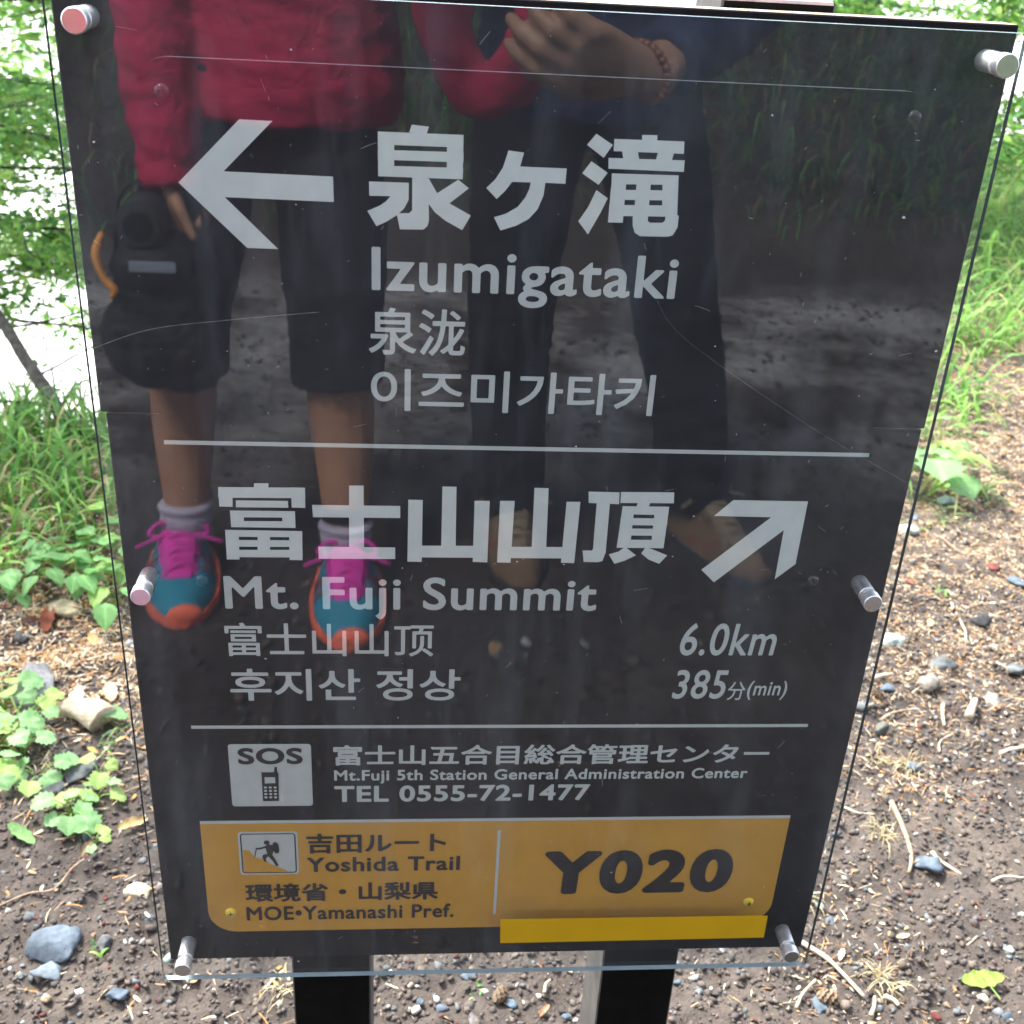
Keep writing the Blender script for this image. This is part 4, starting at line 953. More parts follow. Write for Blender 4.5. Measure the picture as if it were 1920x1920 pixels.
GPAL = [(0.15, 0.36, 0.07), (0.24, 0.46, 0.10), (0.11, 0.30, 0.09), (0.34, 0.50, 0.14), (0.50, 0.46, 0.22)]
def grass_all():
    r = np.random.RandomState(21)
    # left edge of the drop
    n = 5200
    x = r.uniform(-3.4, -0.40, n); y = r.uniform(1.10, 2.2, n)
    k = (y > 1.12 + 0.10 * np.sin(9 * x)); x, y = x[k], y[k]; n = len(x)
    L = r.uniform(0.10, 0.26, n) * (0.60 + 0.45 * smooth(1.15, 1.5, y))
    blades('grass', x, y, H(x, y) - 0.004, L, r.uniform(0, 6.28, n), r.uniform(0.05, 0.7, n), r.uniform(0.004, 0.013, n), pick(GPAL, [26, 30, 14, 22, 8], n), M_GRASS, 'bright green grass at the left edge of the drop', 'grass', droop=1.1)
    # right
    n = 15000
    x = r.uniform(1.0, 4.6, n); y = r.uniform(1.55, 6.4, n)
    edge = 1.17 + 0.60 * (y - 1.6) + 0.08 * np.sin(13 * y)
    k = ((x < edge) | (y > 2.75 + 0.2 * np.sin(6 * x))) & (x < 1.0 + 0.62 * y + 0.6); x, y = x[k], y[k]; n = len(x)
    L = r.uniform(0.12, 0.34, n) * (0.6 + 0.5 * smooth(1.6, 2.6, y))
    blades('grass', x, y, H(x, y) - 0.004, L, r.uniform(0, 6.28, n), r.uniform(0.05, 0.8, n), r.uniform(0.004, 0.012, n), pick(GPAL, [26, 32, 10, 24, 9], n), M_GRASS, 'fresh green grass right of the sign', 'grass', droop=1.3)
    # sparse dry and green stalks on the debris
    px = np.array([1.019, 1.113, 1.248, 1.344, 0.989, 0.97, 1.409, 0.949, -0.40, -0.50, -0.47, -0.36, 0.30]); py = np.array([1.379, 1.441, 1.559, 1.63, 1.118, 1.146, 1.858, 1.185, 0.80, 0.86, 0.70, 0.62, 0.26])
    # overhanging grass on the bank behind the viewer
    n = 52000
    x = r.uniform(-7.0, 8.0, n); y = r.uniform(-6.4, -3.35, n)
    yb = -3.42 - 0.22 * np.sin(x * 1.1 + 0.6) - 0.25 * smooth(0.8, 2.6, x)
    cl = np.sin(2.1 * x + 1.3 * np.sin(1.7 * y)) * np.sin(2.6 * y + x)
    k = (y < yb + 0.03) & (r.uniform(size=n) < 0.45 + 0.55 * (cl > -0.35)); x, y = x[k], y[k]; n = len(x)
    L = r.uniform(0.16, 0.48, n)
    az = r.normal(math.pi / 2, 0.9, n)
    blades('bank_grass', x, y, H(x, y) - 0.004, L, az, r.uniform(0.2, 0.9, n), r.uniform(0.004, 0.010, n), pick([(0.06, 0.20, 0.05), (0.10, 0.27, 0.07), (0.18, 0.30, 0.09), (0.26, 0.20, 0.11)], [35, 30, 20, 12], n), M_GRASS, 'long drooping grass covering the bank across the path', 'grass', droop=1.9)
grass_all()

def tuft(x, y, n, Lm, label, seed, dry=False, fan=0.8):
    r = np.random.RandomState(seed)
    pal = [(0.55, 0.46, 0.26), (0.62, 0.55, 0.34)] if dry else GPAL[:4]
    xx = x + r.normal(0, 0.006, n); yy = y + r.normal(0, 0.006, n)
    o = blades('grass_tuft', xx, yy, H(xx, yy), r.uniform(0.5, 1.1, n) * Lm, r.uniform(0, 6.28, n), r.uniform(0.3, 0.3 + fan, n), r.uniform(0.002, 0.005, n) if not dry else r.uniform(0.001, 0.0022, n), pick(pal, [1] * len(pal), n), M_GRASS, label, 'grass tuft', kind=None, droop=1.2)
for i, (x, y, n, Lm, dry, lab) in enumerate([
    (1.015, 1.375, 7, 0.06, 0, 'small green tuft between the pale grey stone and the broad leaf'),
    (1.113, 1.430, 9, 0.10, 0, 'low arching tuft right of the broad green leaf'),
    (1.250, 1.560, 10, 0.13, 0, 'tuft with long bent blades by the right border'),
    (1.409, 1.850, 14, 0.12, 1, 'dry yellow tuft in front of the right grass'),
    (0.985, 1.120, 5, 0.045, 0, 'tiny green tuft in the needle carpet near the sheet edge'),
    (0.949, 1.185, 6, 0.05, 1, 'small pale dry tuft near the sheet edge'),
    (-0.545, 0.80, 6, 0.11, 0, 'long bent blades arching over the lava rock'),
    (-0.430, 0.685, 5, 0.07, 0, 'few upright blades beside the tan lump of wood'),
    (0.085, 0.262, 7, 0.016, 0, 'tiny bright green sprout between the posts'),
    (-0.350, 0.325, 4, 0.025, 0, 'thin green sprout by the white stone low on the left'),
    (0.640, 0.500, 40, 0.045, 1, 'heap of dry straw above the blue slate stone'),
    (0.555, 0.262, 50, 0.040, 1, 'straw mat under the long pale stick'),
    (0.500, 0.390, 34, 0.040, 1, 'straw wisp beside the dark blue stone'),
    (0.735, 0.640, 40, 0.040, 1, 'brown straw clump on bare soil'),
    (-0.130, 0.262, 30, 0.050, 1, 'bundle of pale straw left of the left post'),
    (0.690, 0.655, 30, 0.035, 1, 'round matted straw clump left of the brown one')]):
    tuft(x, y, n, Lm, lab, 50 + i, bool(dry), 1.0 if not dry else 1.2)

# ------------------------------------------------------------------ broad-leaved weeds
def leaf_mesh(seed, kind):
    r = np.random.RandomState(seed); nu, nv = 10, 9
    V, F = [], []
    for i in range(nu):
        u = i / (nu - 1)
        if kind == 'round': w = 0.62 * math.sin(math.pi * min(1, 0.10 + 0.88 * u)) ** 0.6 * (1 + 0.10 * math.cos(3 * math.pi * u))
        else: w = 0.40 * math.sin(math.pi * (0.04 + 0.95 * u) ** 0.75) ** 0.9
        w *= 1 + (0.13 if kind == 'round' else 0.08) * (1 if i % 2 else -1)
        for j in range(nv):
            v = (j / (nv - 1) - 0.5) * 2
            V.append((v * w * 1.0, u + 0.10 * abs(v) * (1 - u) * (-1 if kind == 'round' else 0), 0.16 * abs(v) * w - 0.28 * u * u + 0.03 * math.sin(9 * u + 4 * v + seed)))
    for i in range(nu - 1):
        for j in range(nv - 1):
            a = i * nv + j; F.append((a, a + 1, a + nv + 1, a + nv))
    V = np.array(V); C = np.ones((len(V), 3)) * np.array((0.25, 0.45, 0.19) if kind == 'round' else (0.20, 0.42, 0.14))
    C *= (1 + 0.35 * np.exp(-(V[:, 0] / 0.03) ** 2) + 0.16 * (np.sin((V[:, 1] - 0.6 * np.abs(V[:, 0])) * 34) > 0.7))[:, None]
    C *= r.uniform(0.8, 1.2)
    if seed % 3 == 0: C *= np.array((1.4, 1.1, 0.8))
    return big_mesh('leaf', V, np.array(F), C)
LEAF_ROUND = [leaf_mesh(s, 'round') for s in range(5)]
LEAF_POINT = [leaf_mesh(s, 'point') for s in range(5, 9)]
def weed(x, y, n, size, height, seed, label, meshes, group=None):
    r = random.Random(seed)
    z = float(H(x, y))
    size *= 0.84 if seed < 40 else 1; n = n + 2 if 1 < n < 9 and seed < 40 else n
    root = empty('leafy_weed', (x, y, z)); tag(root, label, 'plant', group)
    st = []
    for k in range(n):
        a = 2.4 * k + r.uniform(-.4, .4); h = height * r.uniform(0.45, 1.0); d = height * r.uniform(0.3, 1.0)
        tip = (d * math.cos(a), d * math.sin(a), h)
        st.append(tube([(0, 0, -0.004), (tip[0] * .4, tip[1] * .4, h * .7), tip], [0.0011, 0.0009, 0.0006], 5, 3))
        o = link('leaf', r.choice(meshes), M_LEAF, root, smooth=True)
        s = size * r.uniform(0.7, 1.15)
        o.location = tip; o.scale = (s, s, s)
        o.rotation_euler = (r.uniform(-.35, .15), r.uniform(-.3, .3), a - math.pi / 2 + r.uniform(-.5, .5))
    link('stem', mesh('stem', *join(st)), M_GREENSTEM, root)
W = [(-0.600, 0.790, 6, .034, .05, 'round leaved weed left of the big lava rock'), (-0.556, 0.735, 7, .032, .05, 'round leaved weed in front of the big lava rock'),
     (-0.578, 0.692, 7, .034, .04, 'pale leaved weed at the left border below the lava rock'), (-0.540, 0.680, 3, .032, .045, 'weed with two lobed leaves left of the tan lump'),
     (-0.553, 0.625, 5, .034, .035, 'sunlit weed spreading at the left border'), (-0.505, 0.628, 4, .036, .03, 'yellowish weed touching the slate slab'),
     (-0.438, 0.548, 7, .030, .03, 'darker green weed above the curled brown leaves'),
     (-0.415, 0.575, 3, .024, .03, 'small lobed weed nearest the left sheet edge'), (-0.418, 0.622, 2, .024, .03, 'lobed weed right of the slate slab'),
(-0.395, 0.495, 2, .018, .02, 'tiny two leaved seedling under the darker weed'),
     (-0.465, 0.738, 1, .045, .035, 'single bright toothed leaf over the lava rock')]
for i, (x, y, n, s, h, lab) in enumerate(W): weed(x, y, n, s, h, i, lab, LEAF_ROUND)
E_ = [(-0.652, 1.105), (-0.62, 1.151), (-0.56, 1.133), (-0.503, 1.117), (-0.499, 1.181), (-0.567, 1.075), (-0.677, 1.071), (-0.500, 1.051), (-0.44, 1.10), (-0.59, 1.20), (-0.53, 1.22)]
EL = ['pointed leaf weed left of the mossy rock', 'pointed leaf weed behind the mossy rock', 'pointed leaf weed right behind the mossy rock', 'pointed leaf weed close to the sheet edge above the middle standoff', 'taller pointed leaf weed in the grass beside the sheet edge',
      'pointed leaf weed drooping over the mossy rock', 'pointed leaf weed nearest the left border in front of the grass', 'pointed leaf weed with leaves passing behind the left sheet edge', 'pointed leaf weed seen through the clear strip at the left', 'pointed leaf weed deeper in the left grass', 'pointed leaf weed deepest in the left grass beside the board']
for i, (x, y) in enumerate(E_): weed(x, y, 7, .042, .075, 40 + i, EL[i], LEAF_POINT, 'pointed leaf weeds along the foot of the left grass')
weed(1.150, 1.60, 8, .070, .10, 60, 'broad heart leaved plant right of the sign', LEAF_ROUND)
weed(1.225, 1.72, 7, .045, .10, 61, 'smaller leafy plant just behind the broad leaved one', LEAF_ROUND)

# ------------------------------------------------------------------ trees
def leaf_cloud(centers, per, spread, size, pal, seed, flat=0.5, shape='leaf'):
    r = np.random.RandomState(seed); centers = np.array(centers)
    n = len(centers) * per
    C = np.repeat(centers, per, 0) + r.normal(0, 1, (n, 3)) * np.array([spread, spread, spread * flat])
    V0 = np.array([(-1, 0, 0), (-.35, .36, .07), (.4, .34, .06), (1, 0, -.08), (.4, -.34, .06), (-.35, -.36, .07)], float)
    F0 = np.array([(0, 1, 2, 3), (0, 3, 4, 5)])
    Mx = euler_mats(r.normal(0, .55, n), r.normal(0, .45, n), r.uniform(0, 6.28, n))
    s = size * r.uniform(0.6, 1.25, n)
    P = np.einsum('nij,vj->nvi', Mx, V0) * s[:, None, None] + C[:, None, :]
    F = (F0[None] + (np.arange(n) * 6)[:, None, None]).reshape(-1, 4)
    col = np.repeat(pick(pal, [1] * len(pal), n), 6, 0)
    return P.reshape(-1, 3), F, col

def walk(p0, d, length, r, k=6, sag=0.0, wob=0.25):
    P = [np.array(p0, float)]; d = np.array(d, float); d /= np.linalg.norm(d)
    for i in range(k):
        d = d + np.array([r.gauss(0, wob), r.gauss(0, wob), r.gauss(0, wob * .5) - sag]) / k * 2; d /= np.linalg.norm(d)
        P.append(P[-1] + d * length / k)
    return P

TREE_PAL = [(0.17, 0.38, 0.08), (0.24, 0.46, 0.09), (0.34, 0.52, 0.12), (0.11, 0.28, 0.07)]
def tree(x, y, height, tr, label, seed, limbs, leaf=0.02, spread=0.06, per=9, pal=TREE_PAL, lean=(0, 0), group=None, zbase=None, twig_n=5):
    """limbs: list of (z, direction, length)"""
    r = random.Random(seed)
    z0 = float(H(x, y)) if zbase is None else zbase
    root = empty('tree', (x, y, z0)); tag(root, label, 'tree', group)
    P = [np.array((0, 0, -0.2)), np.array((lean[0] * .3, lean[1] * .3, height * .33)), np.array((lean[0] * .7, lean[1] * .7, height * .66)), np.array((lean[0], lean[1], height))]
    V, F = tube(P, [tr, tr * .8, tr * .55, tr * .15], 12, 5)
    link('trunk', mesh('trunk', V, F), M_BARK, root, smooth=True)
    centers = []; tws = []
    path = np.array(catmull(P, 10))
    for z, d, ln in limbs:
        i = int(np.argmin(abs(path[:, 2] - z))); b = path[i]
        Q = walk(b, d, ln, r, 7, 0.05, 0.22)
        rad = max(0.35 * tr * (ln / height) ** .5, 0.006)
        link('branch', mesh('branch', *tube(Q, [rad * (1 - .13 * k) for k in range(8)], 7, 3)), M_BARK, root, smooth=True)
        for k in range(2, 8):
            for m in range(twig_n):
                tl = ln * r.uniform(.10, .26)
                a = r.uniform(0, 6.28)
                W_ = walk(Q[k], (math.cos(a), math.sin(a), r.uniform(-.25, .25)), tl, r, 3, 0.08, 0.3)
                tws.append(tube(W_, [rad * .28, rad * .2, rad * .14, rad * .08], 4, 2, closed=False))
                for w in (1, 2, 3): centers.append(W_[w])
    tag(link('twigs', mesh('twigs', *join(tws)), M_BARK, root), kind='stuff')
    V, F, C = leaf_cloud(centers, per, spread, leaf, pal, seed)
    link('crown', big_mesh('crown', V, F, C), M_LEAF, root)
    return root
def fan(z0, z1, n, base_az, wid, ln, seed, up=0.1):
    r = random.Random(seed)
    return [(z0 + (z1 - z0) * k / (n - 1), (math.cos(base_az + r.uniform(-wid, wid)), math.sin(base_az + r.uniform(-wid, wid)), up + r.uniform(-.15, .15)), ln * r.uniform(.75, 1.2)) for k in range(n)]
tree(-2.35, 2.75, 3.0, 0.05, 'slender tree on the left slope nearest the grass', 1, fan(0.75, 2.8, 11, -0.12, 0.28, 1.6, 1), leaf=0.018, spread=0.035, per=26, lean=(0.1, 0.1))
tree(-2.0, 3.2, 2.3, 0.03, 'low thin tree with fine twigs on the left slope above the grass', 9, fan(1.05, 1.9, 8, -0.1, 0.4, 1.35, 9), leaf=0.016, spread=0.04, per=7)
tree(-2.35, 4.2, 5.0, 0.07, 'taller leafy tree farther down the left slope', 2, fan(2.0, 4.8, 11, -0.2, 0.5, 1.9, 2), leaf=0.024, spread=0.06, per=22)
tree(-2.9, 3.4, 5.2, 0.08, 'leafy tree at the far left of the slope', 3, fan(1.8, 5.0, 10, 0.0, 0.8, 1.4, 3), leaf=0.034, spread=0.08, per=16)
tree(1.98, 4.75, 3.4, 0.055, 'dark trunked tree behind the upper right corner of the board', 4, fan(0.9, 3.2, 10, -1.2, 1.6, 0.9, 4), leaf=0.024, spread=0.05, per=9)
tree(2.95, 4.4, 3.6, 0.06, 'tree at the right border with bare dark boughs', 5, fan(0.25, 2.6, 10, 3.3, 0.55, 1.25, 5, 0.15), leaf=0.026, spread=0.06, per=12, twig_n=4)
tree(2.35, 6.6, 5.0, 0.07, 'pale green tree down the slope on the right', 6, fan(1.6, 4.8, 10, -1.6, 1.4, 1.5, 6), leaf=0.03, spread=0.07, per=8)
tree(0.6, 7.5, 7.0, 0.09, 'tall tree down the slope directly behind the board', 7, fan(2.5, 6.6, 10, -1.5, 2.5, 1.8, 7), leaf=0.035, spread=0.10, per=8)
tree(-0.6, 5.4, 5.0, 0.07, 'tree down the slope left behind the board', 8, fan(2.0, 4.8, 9, -1.5, 2.2, 1.3, 8), leaf=0.03, spread=0.07, per=8)
DPAL = [(0.04, 0.10, 0.03), (0.07, 0.14, 0.035), (0.10, 0.18, 0.05)]
BT = ['added unseen tree on top of the bank at its left end', 'added unseen thin tree on the bank behind the red jacket', 'added unseen tree on the bank behind the photographer', 'added unseen thick tree on the bank at its right end', 'added unseen tree high on the bank farthest back']
for i, (x, y, h) in enumerate([(-4.4, -6.6, 5.5), (-1.6, -8.6, 6), (1.5, -8.0, 5.5), (4.6, -6.8, 6), (0.0, -11.0, 7)]):  # out of view, added to block the sky and fill the standoff reflections
    tree(x, y, h, 0.13, BT[i], 30 + i, fan(2.0, h * .9, 9, 1.5, 3.1, 1.6, 60 + i), leaf=0.06, spread=0.16, per=6, pal=DPAL)

# dead leaning sapling on the left, against the mist-white slope
root = empty('leaning_sapling', (-0.706, 1.645, float(H(-0.706, 1.645)) - 0.01))
tag(root, 'bare dark sapling leaning left out of the grass', 'sapling')
V, F = tube([(0, 0, 0), (-0.07, 0.10, 0.085), (-0.17, 0.25, 0.13), (-0.30, 0.46, 0.18), (-0.55, 0.8, 0.25), (-0.9, 1.2, 0.5)], [0.016, 0.015, 0.014, 0.012, 0.009, 0.004], 9, 5)
V = np.array(V) + np.random.RandomState(1).uniform(-1, 1, (len(V), 3)) * 0.0012
link('trunk', mesh('trunk', V, F), M_BARK, root, smooth=True)
r0 = random.Random(8)
for b, d, l in (((-0.03, 0.04, 0.02), (-.25, .1, .55), .34), ((-0.17, 0.25, 0.085), (.35, .3, .05), .42), ((-0.10, 0.15, 0.06), (-.5, -.1, .1), .25), ((-0.30, 0.46, 0.13), (.6, .1, .1), .45), ((-0.02, 0.03, 0.01), (.1, .2, .3), .2)):
    link('branch', mesh('branch', *tube(walk(b, d, l, r0, 6, 0, .3), [.0035, .003, .0026, .002, .0016, .0012, .0007], 6, 3)), M_BARK, root, smooth=True)
# shrub of small leaves hanging over the drop on the left
# ------------------------------------------------------------------ people (seen mirrored in the clear sheet)
def cloth(name, c1, c2, rough=0.8, weave=900, wrinkle=18, wd=0.006):
    m, nt, N, L, P = new_mat(name)
    n = noise(N, L, 14, 5); r = ramp(N, L, n.outputs['Fac'], [(0.3, c1), (0.7, c2)])
    L.new(r.outputs[0], P.inputs['Base Color']); P.inputs['Roughness'].default_value = rough
    P.inputs['Specular IOR Level'].default_value = 0.25
    n2 = noise(N, L, wrinkle, 8, 0.62); n2.inputs['Distortion'].default_value = 1.2
    L.new(bump(N, L, n2.outputs['Fac'], wd, 0.9).outputs[0], P.inputs['Normal'])
    return m
M_RED = cloth('raspberry_red_shell', (0.42, 0.008, 0.060), (0.52, 0.014, 0.080), 0.6, wrinkle=11, wd=0.02)
M_SHORTS = cloth('black_shorts_fabric', (0.012, 0.012, 0.017), (0.020, 0.020, 0.027))
M_TROUSER = cloth('black_trouser_fabric', (0.010, 0.010, 0.014), (0.018, 0.018, 0.024))
M_NAVY = cloth('navy_jacket_fabric', (0.014, 0.020, 0.060), (0.022, 0.032, 0.095), wrinkle=11, wd=0.02)
M_SKIN = simple('skin', (0.36, 0.19, 0.12), (0.42, 0.23, 0.145), 40, 0.55, 0.0004, 0, 0.4)
M_SKIN2 = simple('tanned_skin', (0.27, 0.15, 0.095), (0.33, 0.185, 0.12), 40, 0.5, 0.0008, 0, 0.4)
M_HAIR = simple('black_hair', (0.008, 0.007, 0.006), (0.02, 0.016, 0.013), 200, 0.45, 0.001)
M_SOCK = cloth('lavender_sock_knit', (0.38, 0.35, 0.47), (0.48, 0.45, 0.56), 0.95, wrinkle=120, wd=0.002)
M_TEAL = cloth('teal_shoe_mesh', (0.010, 0.20, 0.31), (0.02, 0.27, 0.40), 0.7, wrinkle=60, wd=0.001)
M_CORAL = simple('coral_rubber', (0.85, 0.13, 0.06), (0.95, 0.18, 0.09), 80, 0.6, 0.001)
M_MAGENTA = simple('magenta_lace', (0.68, 0.02, 0.38), (0.80, 0.04, 0.50), 200, 0.7, 0.0005)
M_BROWN = cloth('brown_suede', (0.11, 0.07, 0.042), (0.22, 0.145, 0.085), 0.85, wrinkle=40, wd=0.002)
M_DKRUB = simple('dark_rubber', (0.02, 0.025, 0.03), (0.04, 0.045, 0.05), 80, 0.7, 0.001)
M_TANLACE = simple('tan_lace', (0.16, 0.12, 0.08), (0.26, 0.2, 0.14), 200, 0.8)
M_BAG = cloth('black_bag_nylon', (0.008, 0.008, 0.010), (0.016, 0.016, 0.020), 0.55, wrinkle=20, wd=0.006)
M_PLATE = simple('grey_name_plate', (0.22, 0.26, 0.34), (0.30, 0.35, 0.44), 300, 0.3)
M_ORANGE = simple('orange_cord', (0.75, 0.28, 0.02), (0.85, 0.36, 0.04), 300, 0.6)
M_EYEW = simple('eye_white', (0.7, 0.7, 0.68), None, 50, 0.2)
M_LENS = simple('lens_glass', (0.01, 0.012, 0.015), None, 50, 0.05)

def voxel(name, parts, size, mat, parent, smooth_it=6, wrinkle=None, origin=(0, 0, 0)):
    V, F = join(parts)
    me = mesh('tmp', V, F)
    o = bpy.data.objects.new('tmp_body', me); COL.objects.link(o)
    m = o.modifiers.new('r', 'REMESH'); m.mode = 'VOXEL'; m.voxel_size = size; m.use_smooth_shade = True
    s = o.modifiers.new('s', 'SMOOTH'); s.factor = 0.5; s.iterations = smooth_it
    dg = bpy.context.evaluated_depsgraph_get()
    me2 = bpy.data.meshes.new_from_object(o.evaluated_get(dg), depsgraph=dg)
    bpy.data.objects.remove(o); bpy.data.meshes.remove(me)
    if wrinkle:
        amp, k, seed = wrinkle
        n = len(me2.vertices); co = np.empty(n * 3, np.float32); no = np.empty(n * 3, np.float32)
        me2.vertices.foreach_get('co', co); me2.vertices.foreach_get('normal', no)
        co = co.reshape(-1, 3); no = no.reshape(-1, 3); r = np.random.RandomState(seed); d = np.zeros(n)
        for i in range(7):
            a = r.normal(size=3) * k * (1 + .35 * i) * np.array([.9, .9, 1.15]); b = r.normal(size=3) * k * .5
            w_ = np.sin(co @ a + 2.2 * np.sin(co @ b) + r.uniform(0, 6))
            d += (1.6 * (1 - np.abs(w_)) ** 2.5 * (1 if i % 2 else -1) + .45 * w_) / (1 + .35 * i)
        co = co + no * (d * amp / 2.5)[:, None]
        me2.vertices.foreach_set('co', co.ravel().astype(np.float32))
    me2.name = name; me2.materials.clear()
    me2.transform(Matrix.Translation(-Vector(origin)))
    return link(name, me2, mat, parent, smooth=True)

def hand_parts(wrist, elbow_dir, palm_n, fwd, curl, sc=1.0, thumb_side=1, fingers=None):
    """palm from the wrist along fwd; fingers bend about the side axis towards palm_n"""
    w = np.array(wrist, float); f = np.array(fwd, float); f /= np.linalg.norm(f)
    nrm = np.array(palm_n, float); nrm -= f * (nrm @ f); nrm /= np.linalg.norm(nrm)
    s = np.cross(f, nrm)
    P = [tube([w - f * .03, w + f * .02 * sc, w + f * .055 * sc, w + f * .088 * sc], [(.026 * sc, .021 * sc), (.031 * sc, .017 * sc), (.040 * sc, .015 * sc), (.039 * sc, .012 * sc)], 16, 4, side=s)]
    Ls = [.070, .078, .073, .058]
    for i in range(4):
        off = (i - 1.5) * .0205 * sc * -thumb_side
        b = w + f * (.082 - .004 * abs(i - 1.3)) * sc + s * off
        a = 0.0; p = b; pts = [b - f * .015, b]; c = curl[i] if not np.isscalar(curl) else curl
        for q, fr in enumerate((.44, .32, .24)):
            a += c * (1.0, 1.15, .8)[q]
            d = f * math.cos(a) + nrm * math.sin(a) + s * off * 1.2
            d = d / np.linalg.norm(d)
            p = p + d * Ls[i] * fr * sc; pts.append(p)
        P.append(tube(pts, [.0108 * sc, .0106 * sc, .0098 * sc, .0090 * sc, .0074 * sc], 10, 3))
        P.append(ball(pts[-1], .0072 * sc, 8, 6))
        for kn in (1, 2, 3): P.append(ball(pts[kn] - nrm * .0022 * sc, .0112 * sc * (1, .92, .84)[kn - 1], 10, 8))
    b = w + f * .025 * sc + s * .024 * sc * thumb_side
    d = f * .75 + s * .65 * thumb_side + nrm * .35; d /= np.linalg.norm(d)
    p1 = b + d * .038 * sc; d2 = f * .9 + s * .15 * thumb_side + nrm * .45; d2 /= np.linalg.norm(d2)
    p2 = p1 + d2 * .032 * sc; p3 = p2 + d2 * .024 * sc
    P.append(tube([b - d * .01, b, p1, p2, p3], [.014 * sc, .014 * sc, .0115 * sc, .0098 * sc, .0075 * sc], 10, 3)); P.append(ball(p3, .0076 * sc, 8, 6))
    return P

def head_parts(c, fwd, r=1.0):
    """c centre of skull, fwd looking direction (unit-ish)"""
    f = np.array(fwd, float); f /= np.linalg.norm(f)
    up0 = np.array((0, 0, 1.0)); s = np.cross(f, up0); s /= np.linalg.norm(s); u = np.cross(s, f); c = np.array(c, float)
    T = lambda a, b, d: c + s * a * r + f * b * r + u * d * r
    P = []
    def eb(pos, rad, n=16, m=12):
        V, F = ball((0, 0, 0), 1.0, n, m); V = np.array(V)
        V = pos + (V[:, 0:1] * rad[0] * s + V[:, 1:2] * rad[1] * f + V[:, 2:3] * rad[2] * u) * r
        return V, F
    P.append(eb(T(0, -.012, .030), (.074, .092, .088)))
    P.append(eb(T(0, .022, -.030), (.060, .062, .072)))
    P.append(eb(T(0, .050, -.078), (.030, .028, .024)))
    P.append(eb(T(0, .084, .014), (.046, .014, .010)))
    P.append(tube([T(0, .080, .010), T(0, .096, -.012), T(0, .106, -.030), T(0, .086, -.038)], [.007 * r, .009 * r, .014 * r, .008 * r], 10, 3))
    P.append(eb(T(.038, .062, -.026), (.022, .018, .018))); P.append(eb(T(-.038, .062, -.026), (.022, .018, .018)))
    P.append(eb(T(0, .082, -.058), (.023, .012, .006))); P.append(eb(T(0, .080, -.067), (.019, .012, .006)))
    for q in (-1, 1): P.append(eb(T(.076 * q, -.008, -.004), (.008, .018, .030)))
    return P, T, eb

def face_bits(T, eb, parent):
    for q in (-1, 1):
        link('eye', mesh('eye', *eb(T(.031 * q, .072, .002), (.0125, .011, .0105), 12, 8)), M_EYEW, parent, smooth=True)
        link('iris', mesh('iris', *eb(T(.031 * q, .0805, .001), (.0055, .004, .0055), 10, 6)), M_LENS, parent, smooth=True)
        link('eyebrow', mesh('eyebrow', *tube([T(.016 * q, .094, .022), T(.032 * q, .092, .027), T(.048 * q, .080, .023)], [.003, .0035, .002], 6, 3)), M_HAIR, parent)
    link('lips', mesh('lips', *tube([T(-.022, .082, -.062), T(-.008, .0935, -.060), T(.008, .0935, -.060), T(.022, .082, -.062)], [.002, .0045, .0045, .002], 8, 3)), simple('lips', (0.42, 0.13, 0.11), None, 60, 0.45), parent, smooth=True)

